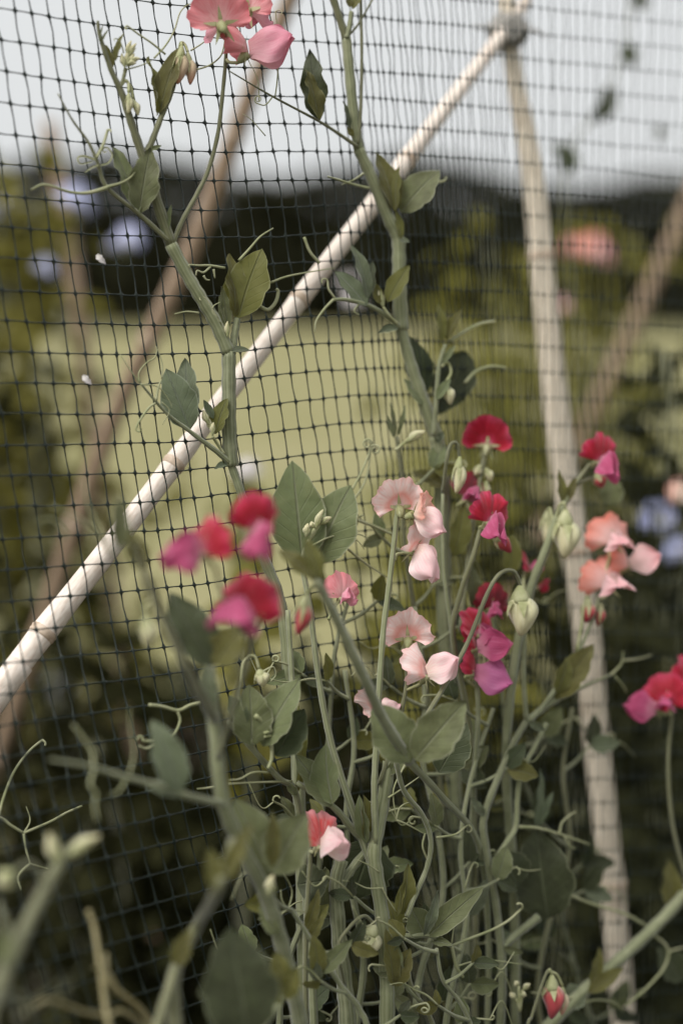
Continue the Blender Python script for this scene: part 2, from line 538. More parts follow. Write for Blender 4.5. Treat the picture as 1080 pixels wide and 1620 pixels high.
PAL = {'pale': ('pale_s', 'pale_w'), 'cream': ('cream_s', 'pale_w'), 'salmon': ('salmon_s', 'salmon_w'), 'pink': ('pink_s', 'pink_w'),
       'red': ('red_s', 'red_w'), 'dark': ('dark_s', 'red_w'), 'mauve': ('red_s', 'mauve_w'), 'rose': ('rose_s', 'pale_w'),
       'lilac': ('lilac', 'lilac'), 'white': ('white', 'white')}

def flower(root, px, py, off, size, az, el, roll, pal, to=None, back=0.35, side=-0.25, splay=0.35, droop=0.15, wings=True, ruff=1.0, wing_len=0.95, ban=1.0, absz=None, sepal=1.0):
    """sweet pea flower with its claw at the pixel: upright banner, two wings over the keel, green calyx, short stalk to 'to'"""
    O = PN((px, py, off)) if absz is None else PZ(px, py, absz)
    X, F, U = frame(az, el, roll)
    S = size * 0.001
    ms, mw = PAL[pal]
    sd_ = rnd.uniform(0, 6.28)
    # calyx and stalk are the flower's own mesh
    v, f, u = [], [], []
    ax = (-F * 0.8 - U * 0.6).normalized()
    c0 = O + ax * (0.42 * S)
    path = [c0, c0.lerp(O, 0.2), c0.lerp(O, 0.6), O + F * 0.02 * S]
    sweep(path, [0.05 * S, 0.12 * S, 0.17 * S, 0.19 * S], ROUND, X, 0, v, f, u)
    for k in range(5):
        a = 2 * math.pi * k / 5 + 0.3
        d = X * math.cos(a) + U * math.sin(a)
        b = len(v)
        root_p = O + d * 0.17 * S - F * 0.03 * S
        tipd = (d * 0.9 + F * 0.35 + ax * (0.25 + 0.3 * math.sin(a * 3 + sd_))).normalized()
        tg = tipd.cross(F).normalized() if tipd.cross(F).length > .1 else X
        tip_ = root_p + tipd * 0.48 * S * sepal
        mid = root_p.lerp(tip_, .5) + ax * .05 * S
        v += [root_p - tg * .075 * S, root_p + tg * .075 * S, mid - tg * .05 * S, mid + tg * .05 * S, tip_ + ax * .06 * S]
        u += [(0, 0), (1, 0), (0, .5), (1, .5), (.5, 1)]
        f += [(b, b + 1, b + 3, b + 2), (b + 2, b + 3, b + 4)]
    if to is not None:
        q = PN(to) if absz is None else PZ(to[0], to[1], absz)
        md = c0.lerp(q, 0.45) + ax * 0.15 * S + Vector((0, 0, 0.0015))
        pp = catmull([c0, md, q], 5)
        sweep(pp, [0.0011] * len(pp), ROUND, X, 0, v, f, u)
    fo = mesh_obj('flower', v, f, 'calyx', root, u)
    # banner
    NT, NR = 44, 10
    v, f, u = [], [], []
    for i in range(NR + 1):
        r = i / NR
        for j in range(NT + 1):
            th = -2.0 + 4.0 * j / NT
            R = 0.96 - 0.07 * math.exp(-(th / 0.14) ** 2) + 0.05 * math.cos(2.6 * th)
            if abs(th) > 1.35:
                R *= 1.0 - 0.28 * ((abs(th) - 1.35) / 0.65) ** 1.6
            R *= 1 + ruff * (0.030 * math.sin(8 * th + sd_) + 0.024 * math.sin(15 * th + sd_ * 2) + 0.016 * math.sin(29 * th + sd_ * 3)) * r ** 2
            rr = 0.04 + 0.96 * r
            x = rr * R * math.sin(th) * 1.12
            z = rr * R * math.cos(th) * (1.16 if abs(th) < 1.57 else 0.9) + 0.14 * r
            y = 0.30 * r * (1 - r) - back * r * r + side * (math.sin(th) * r) ** 2 * (1.2 if abs(th) < 1.7 else 1.0)
            y += ruff * (0.115 * r ** 3 * math.sin(3.6 * th + sd_) + 0.075 * r ** 4 * math.sin(8.3 * th + sd_ * 1.7) + 0.035 * r ** 5 * math.sin(17 * th + sd_))
            y -= 0.07 * math.exp(-(th / 0.12) ** 2) * r * (1 - 0.6 * r)
            v.append(O + (X * x + F * y + U * z) * S * ban)
            u.append((j / NT, r))
    k = NT + 1
    for i in range(NR):
        for j in range(NT):
            a = i * k + j
            f.append((a, a + 1, a + k + 1, a + k))
    mesh_obj('banner_petal', v, f, ms, fo, u)
    if wings:
        Lw = wing_len * S
        for sg in (-1, 1):
            v, f, u = [], [], []
            NA, NB = 14, 10
            for i in range(NA + 1):
                a = math.sin(math.pi / 2 * i / NA) ** 0.95
                if a > 0.50:
                    h = max(0.0, 1 - ((a - 0.50) / 0.50) ** 2) ** 0.58
                else:
                    q_ = a / 0.50
                    h = 0.42 + 0.58 * q_ * q_ * (3 - 2 * q_)
                h *= 0.45 * Lw * (1 + 0.06 * math.sin(8 * a + sd_))
                for j in range(NB + 1):
                    b = -1 + 2 * j / NB
                    up = (b + 1) / 2
                    x = sg * (0.03 * S + splay * S * math.sin(math.pi * min(1, a * 0.85)) * (1 - 0.85 * up ** 1.5) + 0.10 * S * a * (1 - up))
                    x += S * a * (0.05 * math.sin(5 * a + 3 * b + sd_ + sg) + 0.045 * math.sin(11 * a - 5 * b + sd_ * 2))
                    x += sg * S * 0.16 * abs(b) ** 3 * a * math.sin(4 * a + sd_) + 0.05 * S * math.sin(6 * b + sd_) * a
                    y = a * Lw * (1 - 0.12 * b * b)
                    z = b * h - droop * a * a * Lw + 0.06 * S + 0.03 * S * math.sin(7 * a + sd_)
                    v.append(O + X * x + F * (y + 0.08 * S) + U * z)
                    u.append(((b + 1) / 2, a))
            k = NB + 1
            for i in range(NA):
                for j in range(NB):
                    q = i * k + j
                    f.append((q, q + 1, q + k + 1, q + k))
            mesh_obj('wing_petal', v, f, mw, fo, u)
        v, f, u = [], [], []
        pth = [O + F * (t * 0.7 * Lw) + U * (-0.10 * S + 0.10 * S * t * t) for t in (0, .25, .5, .75, 1)]
        sweep(pth, [0.05 * S, 0.12 * S, 0.15 * S, 0.12 * S, 0.02 * S], ROUND, U, 0, v, f, u)
        mesh_obj('keel', v, f, mw, fo, u)
    return fo

def bud(root, top, tip, off, width_px, mat='bud_cream', stalk=None, sep=0.45, name='bud'):
    """pointed, slightly flattened bud hanging from its calyx; stalk = pixels of the curved pedicel ending at the calyx"""
    z = netz(top[0], top[1]) + off
    a, b = PZ(top[0], top[1], z), PZ(tip[0], tip[1], z)
    ax = (b - a)
    L = ax.length
    W = width_px * mpp(z) * 0.5
    bend = ax.cross(FW).normalized() * L * 0.05
    v, f, u = [], [], []
    pth, rad = [], []
    for i in range(6):
        t = i / 5 * 0.34
        pth.append(a + ax * t)
        rad.append(W * (0.18 + 0.58 * math.sin(min(1, t / 0.34) * math.pi * 0.5)))
    sweep(pth, rad, [(x, y * .85) for x, y in ROUND], None, 0, v, f, u)
    for k in range(5):
        an = 2 * math.pi * k / 5 + .4
        sx = ax.normalized().orthogonal().normalized()
        d = Matrix.Rotation(an, 3, ax.normalized()) @ sx
        tg = ax.normalized().cross(d)
        q = len(v)
        p0 = a + ax * .31 + d * W * 0.76
        p1 = a + ax * (.33 + sep * .5) + d * W * 1.06
        p2 = a + ax * (.34 + sep * .85) + d * W * (0.95 + 0.45 * rnd.random())
        v += [p0 - tg * W * .36, p0 + tg * W * .36, p1 - tg * W * .16, p1 + tg * W * .16, p2]
        u += [(0, 0)] * 5
        f += [(q, q + 1, q + 3, q + 2), (q + 2, q + 3, q + 4)]
    if stalk:
        sp_ = catmull([PN(p) for p in stalk] + [a], 6)
        sweep(sp_, [0.0010] * len(sp_), ROUND, None, 0, v, f, u)
    o = mesh_obj(name, v, f, 'calyx', root, u)
    v, f, u = [], [], []
    NA, NB = 12, 12
    side = ax.cross(FW).normalized()
    nor = side.cross(ax).normalized()
    for i in range(NA + 1):
        t = i / NA
        r = W * (math.sin(math.pi * (0.10 + 0.88 * t ** 0.85)) ** 0.75) * 1.02
        for j in range(NB):
            an = 2 * math.pi * j / NB
            k = 1 + 0.15 * math.sin(an * 2 + t * 5 + 1) + 0.07 * math.sin(an * 5 + t * 3)
            v.append(a + ax * (0.22 + 0.78 * t) + side * (math.cos(an) * r * k) + nor * (math.sin(an) * r * 0.75 * k) + bend * math.sin(math.pi * t))
            u.append((j / NB, t))
    for i in range(NA):
        for j in range(NB):
            p, q = i * NB + j, i * NB + (j + 1) % NB
            f.append((p, q, q + NB, p + NB))
    f.append(tuple(NA * NB + j for j in range(NB)))
    mesh_obj('rolled_petal', v, f, mat, o, u)
    return o

def vine(label, px, group='sweet peas climbing the net', name='sweet_pea_vine'):
    b = PN(px)
    return thing(name, label, 'sweet pea', (b.x, b.y, 0.0), group)

# ------------------------------------------------------------------ setting
def sheet(name, x0, x1, y0, y1, z, mat, nx=2, ny=2, amp=0.0):
    v, f = [], []
    for j in range(ny + 1):
        for i in range(nx + 1):
            x, y = lerp(x0, x1, i / nx), lerp(y0, y1, j / ny)
            h = amp * (noise.noise(Vector((x * 4, y * 4, 0))) + 0.5 * noise.noise(Vector((x * 13, y * 13, 3)))) if 0 < i < nx and 0 < j < ny else 0
            v.append((x, y, z + h))
    k = nx + 1
    for j in range(ny):
        for i in range(nx):
            a = j * k + i
            f.append((a, a + 1, a + k + 1, a + k))
    o = mesh_obj(name, v, f, mat)
    o['kind'] = 'structure'
    return o

sheet('lawn', -300, 300, -60, 420, -0.06, 'lawn', 12, 12)
sheet('soil_bed', -6, 6, -2.5, 3.7, -0.012, 'soil', 120, 70, 0.022)

# far hedge along the end of the lawn
hr = thing('far_hedge', 'tall dark hedge beyond the pale lawn, far out of focus', 'hedge', (0, 40, -0.06))
v, f = [], []
for k in range(20000):
    x = rnd.uniform(-30, 44)
    top = 4.3 + 0.35 * noise.noise(Vector((x * 0.25, 0, 0))) * 2 - 0.028 * (x + 6)
    z = rnd.uniform(0.0, top) if rnd.random() < 0.8 else top - rnd.random() ** 2 * 0.6
    y = 40 + rnd.uniform(-1.1, 1.6) + 0.5 * noise.noise(Vector((x * .8, z * .8, 4)))
    s = rnd.uniform(0.18, 0.38)
    a = Vector((rnd.uniform(-1, 1), rnd.uniform(-1, 1), rnd.uniform(-1, 1))).normalized() * s
    b = a.orthogonal().normalized() * s * 0.6
    c = Vector((x, y, z))
    q = len(v)
    v += [c - a, c - b, c + a, c + b]
    f.append((q, q + 1, q + 2, q + 3))
mesh_obj('foliage', v, f, 'hedge', hr, None, False)
v, f = [], []
for i in range(73):
    for j in range(9):
        x, z = -31 + i * 1.05, -0.1 + j * 0.42
        v.append((x, 40.1 + 0.7 * noise.noise(Vector((x * .7, z * .9, 2))) + (0.12 * (j - 5) ** 2 if j > 5 else 0), z + 0.15 * noise.noise(Vector((x, z, 6)))))
for i in range(72):
    for j in range(8):
        q = i * 9 + j
        f.append((q, q + 9, q + 10, q + 1))
mesh_obj('inner_branches', v, f, 'hedge', hr)
for k in range(14):
    x = -19 + k * 3.2 + rnd.uniform(-.5, .5)
    p = [Vector((x, 40.3, -0.1)), Vector((x + .1, 40.3, 1.4)), Vector((x - .05, 40.2, 3.2))]
    vv, ff, uu = sweep(catmull(p, 4), [0.16, .15, .14, .13, .12, .10, .08, .06, .04], ROUND)
    mesh_obj('trunk', vv, ff, 'bark', hr, uu)

# ------------------------------------------------------------------ the net
NET_X = [-250, 0, 300, 600, 1080, 1300]
def row_y(r, x):
    ys = [13 + 49.4 * r - 16 + (r - 10) * 3.6, 13 + 49.4 * r, 56 + 45.8 * r, 71 + 42.6 * r, 118 + 40.2 * r, 140 + 39.5 * r]
    # smooth through the four stations
    x = max(-250, min(1300, x))
    for i in range(len(NET_X) - 1):
        if x <= NET_X[i + 1]:
            t = (x - NET_X[i]) / (NET_X[i + 1] - NET_X[i])
            def sl(k):
                if k == 0:
                    return (ys[1] - ys[0]) / (NET_X[1] - NET_X[0])
                if k == len(ys) - 1:
                    return (ys[-1] - ys[-2]) / (NET_X[-1] - NET_X[-2])
                return (ys[k + 1] - ys[k - 1]) / (NET_X[k + 1] - NET_X[k - 1])
            h = NET_X[i + 1] - NET_X[i]
            m0, m1 = sl(i) * h, sl(i + 1) * h
            y = (2 * t ** 3 - 3 * t * t + 1) * ys[i] + (t ** 3 - 2 * t * t + t) * m0 + (-2 * t ** 3 + 3 * t * t) * ys[i + 1] + (t ** 3 - t * t) * m1
            break
    return y - 0.00012 * max(0.0, y - 1000) * max(0.0, min(500, x)) + 2.2 * noise.noise(Vector((x * 0.010, r * 0.73, 1.0)))

cols = [2, 33, 62, 92, 117, 143, 168, 190, 213, 234, 256, 283, 310, 337, 363, 389, 414, 439, 463, 486, 508, 529, 547, 563, 577, 589, 600, 610]
for k in range(7):
    cols.insert(0, cols[0] - 31)
while cols[-1] < 1240:
    cols.append(cols[-1] + (8.5 if cols[-1] < 840 else 11.0) + rnd.uniform(-2, 2))
def col_x(xb, y):
    s = interp([-250, 450, 600, 800, 1080], [0.16, 0.15, 0.105, 0.03, -0.04], xb)
    x = xb + (y - 450) * s
    if y > 850:
        x += 0.00010 * (y - 850) ** 2 * max(0.0, min(1.0, 1.3 - xb / 700.0))
    k = max(0.0, min(1.0, (xb - 560) / 120.0))
    return x + (2.6 + 1.6 * k) * noise.noise(Vector((xb * 0.09, y * 0.012, 5.0)))
R0, R1 = -6, 40
def node(r, c):
    x = cols[c] + 0.0
    y = 0.0
    for _ in range(4):
        y = row_y(r, x)
        x = col_x(cols[c], y)
    return x, y
GRID = {}
for r in range(R0, R1 + 1):
    for c in range(len(cols)):
        x, y = node(r, c)
        d = 0.004 * noise.noise(Vector((x * 0.006, y * 0.006, 9)))
        p = PZ(x, y, netz(x, y) + d)
        if p.z < 0.012:
            p.z = 0.012
        GRID[r, c] = p
net = thing('garden_net', 'black plastic garden netting hung in front of the canes', 'netting', (GRID[R1, 12].x, GRID[R1, 12].y, 0.0))
SQ = [(1, 0), (0, 1), (-1, 0), (0, -1)]
def cord(ps, name, thin, sag):
    path, rad = [], []
    for i in range(len(ps) - 1):
        a, b = ps[i], ps[i + 1]
        w = Vector((rnd.uniform(-1, 1), rnd.uniform(-1, 1), rnd.uniform(-1, 1))) * sag
        L = (b - a).length
        kn = min(0.16, 0.0022 / max(L, 1e-6))
        for t, q in ((0, 3.0), (kn, 1.15), (0.5, 0.92), (1 - kn, 1.15)):
            path.append(a.lerp(b, t) + w * math.sin(math.pi * t))
            rad.append(thin * q * (1.0 if not name.startswith('cross') else max(0.6, 1.0 - 0.4 * max(0.0, a.x + 0.02) / 0.12)))
    path.append(ps[-1])
    rad.append(thin * 2.5)
    v, f, u = sweep(path, rad, SQ)
    return mesh_obj(name, v, f, 'net', net, u)
for r in range(R0, R1 + 1):
    cord([GRID[r, c] for c in range(len(cols))], 'cross_cord', 0.00041, 0.0004)
for c in range(len(cols)):
    cord([GRID[r, c] for r in range(R0, R1 + 1)], 'upright_cord', 0.00041 if cols[c] < 600 else 0.00033, 0.0009)

# ------------------------------------------------------------------ canes
def cane(label, pts, mat, node_at, seed, ext=None):
    """pts: (x, y, distance, diameter mm) from the foot up; node_at: fractions of the visible length with a joint"""
    P = [PZ(p[0], p[1], p[2]) for p in pts]
    D = [p[3] for p in pts]
    # run the cane on down into the ground
    d = (P[0] - P[1]).normalized()
    if d.z < -0.05:
        k = (P[0].z + 0.05) / -d.z
        P.insert(0, P[0] + d * k)
        D.insert(0, D[0] * 1.05)
    t = thing('bamboo_cane', label, 'bamboo cane', (P[0].x, P[0].y, 0.0), 'bamboo canes of the frames')
    path = catmull(P, 14)
    n = len(path)
    L = [0.0]
    for i in range(1, n):
        L.append(L[-1] + (path[i] - path[i - 1]).length)
    tot = L[-1]
    sub = []
    rads = []
    m = max(40, int(tot / 0.012))
    j = 0
    nodes = [q * tot for q in node_at]
    prof = [(math.cos(a * math.pi / 7), math.sin(a * math.pi / 7)) for a in range(14)]
    rr = random.Random(seed)
    for i in range(m + 1):
        s = tot * i / m
        while j < n - 2 and L[j + 1] < s:
            j += 1
        a = (s - L[j]) / max(1e-9, L[j + 1] - L[j])
        p = path[j].lerp(path[j + 1], min(1, a))
        g = (j + a) / (n - 1) * (len(D) - 1)
        gi = min(len(D) - 2, int(g))
        dia = lerp(D[gi], D[gi + 1], g - gi)
        bul = sum(0.10 * math.exp(-((s - q) / 0.012) ** 2) for q in nodes)
        wob = Vector((noise.noise(Vector((s * 7, seed, 0))), noise.noise(Vector((s * 7, seed, 7))), 0)) * 0.0016
        sub.append(p + wob)
        rads.append(dia * 0.0005 * (1 + bul + 0.02 * noise.noise(Vector((s * 30, seed, 2)))))
    v, f, u = sweep(sub, rads, prof)
    mesh_obj('culm', v, f, mat, t, u)
    for q in nodes:
        i = min(m - 1, max(1, int(q / tot * m)))
        ax = (sub[i + 1] - sub[i - 1]).normalized()
        pp = [sub[i] + ax * e for e in (-0.0030, -0.0014, 0, 0.0016, 0.0032)]
        v, f, u = sweep(pp, [rads[i] * e for e in (0.985, 1.07, 1.02, 1.10, 0.985)], prof)
        mesh_obj('joint_ring', v, f, 'cane_node', t, u)
    return t

cane('pale bamboo cane leaning from lower left up behind the net', [(-120, 1250, 0.875, 17), (0, 1093, 0.895, 16.5), (310, 688, 0.975, 13.6), (600, 308, 1.065, 13.2), (800, 46, 1.20, 11.0), (832, -2, 1.215, 10.5)],
     'cane_pale', [0.60, 0.665, 0.735, 0.81, 0.885], 1)
cane('thick beige bamboo pole leaning on the right behind the crimson flowers', [(992, 1680, 1.24, 20), (975, 1500, 1.235, 21), (945, 1180, 1.225, 22), (922, 960, 1.22, 23), (880, 655, 1.215, 23), (845, 300, 1.21, 19.5), (815, 130, 1.21, 15), (803, 30, 1.21, 14.5), (797, -40, 1.21, 14)],
     'cane_beige', [0.36, 0.46, 0.66, 0.835], 2)
cane('blurred brown cane slanting behind the left half of the net', [(60, 1010, 1.70, 21), (165, 700, 1.62, 21), (245, 520, 1.57, 21), (300, 400, 1.55, 21), (345, 285, 1.53, 21), (400, 140, 1.5, 19), (470, -30, 1.47, 18)],
     'cane_brown', [0.4, 0.6, 0.75, 0.9], 3)
cane('blurred brown cane end standing at the far left behind lilac flowers', [(150, 700, 2.3, 22), (115, 420, 2.3, 24), (92, 280, 2.3, 25), (78, 196, 2.3, 24)], 'cane_brown', [0.5, 0.8], 4)
cane('faint brown cane slanting at the right edge behind the net', [(850, 860, 2.45, 25), (920, 690, 2.4, 25), (995, 530, 2.35, 25), (1090, 320, 2.3, 25), (1180, 130, 2.3, 24)], 'cane_brown', [0.5, 0.7], 5)

# string binding where the two near canes cross
tie = thing('string_tie', 'grey string knotted round the crossing of two canes', 'string', PZ(803, 50, 1.205))
c0 = PZ(803, 50, 1.207)
def loop_path(c, ax, rx, turns, pitch, ph):
    a1 = ax.orthogonal().normalized()
    a2 = ax.cross(a1).normalized()
    return [c + (a1 * math.cos(ph + 2 * math.pi * k / 12) + a2 * math.sin(ph + 2 * math.pi * k / 12)) * rx * (1 + .06 * math.sin(k * 2.3)) + ax * (k / 12 - turns / 2) * pitch for k in range(int(12 * turns) + 1)]
for ax_, rx_, ph in ((Vector((0.05, 0, 1)).normalized(), 0.0135, 0), (Vector((0.62, 0.1, 0.75)).normalized(), 0.0150, 1), (Vector((-0.6, 0, 0.8)).normalized(), 0.0150, 2)):
    pp = loop_path(c0, ax_, rx_, 5, 0.0034, ph)
    vv, ff, uu = sweep(pp, [0.0022] * len(pp), ROUND)
    mesh_obj('string_loop', vv, ff, 'twine', tie, uu)
for e in ((-1, .2), (1, -.5)):
    pp = catmull([c0 + Vector((0.010 * e[0], -.012, 0)), c0 + Vector((.022 * e[0], -.014, .004 * e[1])), c0 + Vector((.030 * e[0], -.012, .012 * e[1]))], 5)
    vv, ff, uu = sweep(pp, [0.0015] * len(pp), ROUND)
    mesh_obj('string_end', vv, ff, 'twine', tie, uu)

# ------------------------------------------------------------------ plants behind, out of focus
def place(x, y, Z):
    return PZ(x, y, Z)

def far_plant(label, x, Z, ytop, spread, nleaf, mats, flowers=(), nst=4, low=0.0, size=(0.030, 0.056), seed=0, group='sweet peas of the row behind', name='sweet_pea_plant'):
    rr = random.Random(seed + 100)
    top = place(x, ytop, Z)
    t = thing(name, label, 'sweet pea', (top.x, top.y, 0), group)
    H = top.z
    sp = spread * mpp(Z)
    v, f, uv = [], [], []
    vs, fs, us = [], [], []
    stems = []
    for k in range(nst):
        bx = top.x + rr.uniform(-.5, .5) * sp * .6
        by = top.y + rr.uniform(-.10, .10)
        hh = H * (1.0 if k == 0 else rr.uniform(0.7, 0.98))
        P = [Vector((bx, by, -0.01))]
        for i in range(1, 6):
            P.append(Vector((lerp(bx, top.x, i / 5) + rr.uniform(-.5, .5) * sp * .5, by + rr.uniform(-.05, .05), hh * i / 5)))
        pa = catmull(P, 6)
        stems.append(pa)
        sweep(pa, [0.0028] * len(pa), SQ, None, 0, vs, fs, us)
    mesh_obj('stem', vs, fs, 'stem_olive', t, us)
    for k in range(int(nleaf * 2.6)):
        pa = stems[k % nst]
        i = int(lerp(low, 1, rr.random() ** 0.9) * (len(pa) - 1))
        p = pa[i] + Vector((rr.gauss(0, .28) * sp, rr.gauss(0, .05), rr.uniform(-.02, .02)))
        L = rr.uniform(*size)
        d = Vector((rr.uniform(-1, 1), rr.uniform(-1, .6), rr.uniform(-.4, 1))).normalized() * L
        nr = Vector((rr.uniform(-.8, .8), -1, rr.uniform(-.2, 1.2))).normalized()
        a, b, c = leaf_mesh(p, p + d, L * .58, nr, .25, .15, .04, 'ovate', 5, 2, k)
        q = len(v)
        v += a
        f += [tuple(e + q for e in g) for g in b]
        uv += c
    o = mesh_obj('foliage', v, f, mats, t, uv)
    o['kind'] = 'stuff'
    for (fx, fy, pal, sz, az) in flowers:
        flower(t, fx, fy, 0, sz, az, 5, rr.uniform(-20, 20), pal, None, absz=Z - 0.06)
    return t

far_plant('blurred yellow-green plant with lilac flowers at the left edge behind the net', 20, 2.1, 230, 190, 190, 'leaf_far',
          [(120, 325, 'lilac', 27, 20), (195, 388, 'lilac', 25, -30), (75, 430, 'lilac', 17, 40), (-5, 340, 'lilac', 20, 0)], 5, 0.55, seed=1)
far_plant('yellow-green blurred foliage filling the left side below the pale cane', 60, 2.3, 640, 300, 130, 'leaf_far', [(92, 1095, 'lilac', 24, 10)], 6, 0.2, seed=2)
far_plant('blurred olive plant behind the left netting above the pale cane', 70, 2.0, 480, 200, 22, 'leaf_far_shaded', [], 3, 0.5, seed=3)
far_plant('low blurred plant in the dark lower left corner', 120, 1.75, 1010, 330, 260, 'leaf_far_shaded', [], 6, 0.1, seed=4)
far_plant('dark low foliage behind the netting below the crimson blooms', 340, 1.9, 1060, 330, 300, 'leaf_far_shaded', [], 7, 0.1, seed=5)
far_plant('dark shaded foliage behind the tangle of stems', 620, 1.8, 1000, 300, 260, 'leaf_far_shaded', [], 7, 0.1, seed=6)
far_plant('grey-green blurred plant right behind the thick pole', 760, 2.6, 380, 260, 210, 'leaf_far', [(552, 452, 'white', 15, 0)], 6, 0.5, seed=7)
far_plant('blurred plant with coral flowers between the pole and the right edge', 960, 2.5, 330, 260, 240, 'leaf_far', [(945, 405, 'salmon', 33, 20), (905, 395, 'salmon', 18, -20), (878, 485, 'salmon', 24, 80), (1000, 1010, 'rose', 20, 10)], 7, 0.35, seed=8)
far_plant('blurred plant with lilac flowers at the right edge', 1075, 1.5, 560, 150, 140, 'leaf_far_shaded', [(1042, 826, 'lilac', 19, 160), (1036, 836, 'lilac', 13, 40), (1085, 880, 'lilac', 19, 30), (1085, 790, 'cream', 17, 40)], 5, 0.3, seed=9)
far_plant('dense dark foliage in the lower right behind the pole', 960, 1.9, 760, 380, 380, 'leaf_far_shaded', [], 8, 0.1, seed=10)
far_plant('olive plant behind the pink blossoms, soft with blur', 700, 1.7, 820, 200, 50, 'leaf_far', [], 5, 0.86, seed=12)
far_plant('dark foliage at the foot of the pole near the red bud', 880, 1.6, 1100, 300, 260, 'leaf_far_shaded', [], 7, 0.1, seed=13)
far_plant('pale blurred blossom on a small plant behind the middle of the net', 390, 1.7, 720, 60, 14, 'leaf_far', [(392, 752, 'white', 16, 0), (560, 480, 'white', 12, 0)], 2, 0.6, seed=14)

# tall shoot standing against the sky at the upper right
tv = thing('sweet_pea_plant', 'tall thin shoot of dark leaves against the sky at upper right', 'sweet pea', PZ(930, 700, 1.62) * 1.0, 'sweet peas of the row behind')
tv.location.z = 0
pz = lambda x, y: PZ(x, y, 1.62)
g0 = pz(930, 700)
pa = catmull([Vector((g0.x + .02, g0.y, -0.01)), Vector((g0.x, g0.y, g0.z * .5)), g0, pz(900, 420), pz(893, 260), pz(950, 165), pz(985, 80), pz(1000, -30)], 8)
vv, ff, uu = sweep(pa, [0.0013] * len(pa), ROUND)
mesh_obj('stem', vv, ff, 'stem_olive', tv, uu)
for (a, b, w) in (((893, 275), (900, 225), 36), ((898, 250), (872, 228), 24), ((955, 190), (960, 135), 30), ((950, 165), (938, 196), 20), ((985, 70), (1000, 108), 34), ((1000, 10), (1025, -8), 30), ((1045, 222), (1040, 196), 18), ((960, 160), (975, 140), 18)):
    p, q = pz(*a), pz(*b)
    a_, b_, c_ = leaf_mesh(p, q, w * mpp(1.62), (BK + R_ * .3).normalized(), .3, .1, .05)
    mesh_obj('leaf', a_, b_, 'leaf_dark', tv, c_)

# ------------------------------------------------------------------ vines on the net, in and near focus
N = -0.012
# ---- the vine that climbs the left part of the net
A = vine('tall grey-green vine climbing the left of the net to the pink blooms', (480, 1500))
stem(A, [(482, 1640), (478, 1400), (470, 1200), (457, 1076), (450, 990), (437, 930), (412, 870), (395, 825), (380, 775), (366, 736)], 8.0, 4.6, to_ground=True)
stem(A, [(366, 738), (363, 690), (362, 620), (362, 556)], 7.8, 7.4)
stem(A, [(362, 558), (342, 512), (320, 475), (298, 438), (270, 386)], 7.2, 6.6)
stem(A, [(271, 388), (247, 314), (235, 270), (222, 236), (205, 185), (192, 145), (175, 108), (158, 55), (155, 33)], 6.0, 1.4, 'stem_olive')
stem(A, [(274, 384), (289, 348), (310, 310), (330, 268), (345, 210), (352, 150), (357, 95), (358, 62)], 3.0, 2.2, 'stem_olive', False, 'flower_stalk')
stem(A, [(232, 240), (240, 225), (255, 185), (270, 150), (279, 122)], 3.6, 2.2, 'stem_olive', True, 'petiole')
stem(A, [(270, 384), (222, 340), (170, 297), (155, 258), (140, 225), (115, 190), (92, 148)], 3.2, 0.8, 'stem_olive', False, 'petiole')
leaf(A, (253, 180), (286, 66), 36, 'leaf_olive', (-0.5, -0.1), 0.35)
leaf(A, (250, 182), (238, 88), 14, 'leaf_olive', (1.2, 0), 0.5, wave=.09)
leaf(A, (220, 338), (238, 232), 46, 'leaf_grey', (0.15, 0.2), 0.30, wave=.07)
leaf(A, (218, 337), (180, 227), 34, 'leaf_grey', (0.7, 0.2), 0.35, wave=.07)
leaf(A, (236, 238), (256, 230), 7, 'leaf_grey', name='stipule')
leaf(A, (262, 372), (271, 322), 9, 'leaf_grey', name='stipule')
leaf(A, (260, 378), (256, 335), 7, 'leaf_grey', name='stipule')
leaf(A, (178, 108), (163, 66), 16, 'leaf_olive', (.8, 0), wave=.06)
leaf(A, (183, 96), (194, 50), 12, 'leaf_olive', (-.6, 0))
leaf(A, (158, 70), (172, 45), 4, 'leaf_grey')
leaf(A, (157, 66), (163, 38), 3, 'leaf_grey')
for (a, b) in (((198, 108), (193, 84)), ((201, 106), (204, 78)), ((204, 106), (213, 84)), ((202, 98), (222, 92)), ((200, 100), (216, 100)), ((200, 90), (208, 64)), ((202, 92), (216, 68))):
    bud(A, a, b, N - .003, 8, 'bud_cream', None, .6, 'flower_bud')
stem(A, [(190, 140), (196, 122), (199, 108)], 2.0, 2.4, 'stem_olive', False, 'flower_stalk')
bud(A, (288, 72), (281, 133), N - .008, 21, 'bud_rose', [(279, 122), (283, 85), (286, 68)], .45, 'flower_bud')
bud(A, (297, 82), (301, 134), N - .006, 18, 'bud_rose', [(279, 122), (285, 72), (292, 70)], .45, 'flower_bud')
bud(A, (204, 146), (203, 180), N - .004, 12, 'bud_cream', [(192, 135), (196, 127), (203, 131)], .5, 'flower_bud')
bud(A, (211, 156), (219, 183), N - .002, 11, 'bud_cream', [(192, 135), (199, 128), (207, 138)], .5, 'flower_bud')
tendril(A, [(170, 297), (140, 305), (112, 304), (72, 292), (50, 300)], 2.6)
tendril(A, [(168, 296), (190, 290), (205, 282), (214, 272)], 2.0)
tendril(A, [(152, 254), (135, 248), (124, 250), (128, 260), (147, 256)], 1.6)
tendril(A, [(153, 250), (164, 228), (170, 208)], 2.0, (4, .5, -1))
tendril(A, [(156, 262), (145, 266), (135, 273)], 1.4)
tendril(A, [(160, 262), (172, 258), (178, 246), (172, 236)], 1.3, (5, .8, 1))
tendril(A, [(262, 86), (240, 68), (222, 56), (203, 42)], 1.4, (3, .8, 1))
tendril(A, [(244, 92), (262, 72), (276, 48), (285, 20), (298, 7), (306, 9)], 1.3)
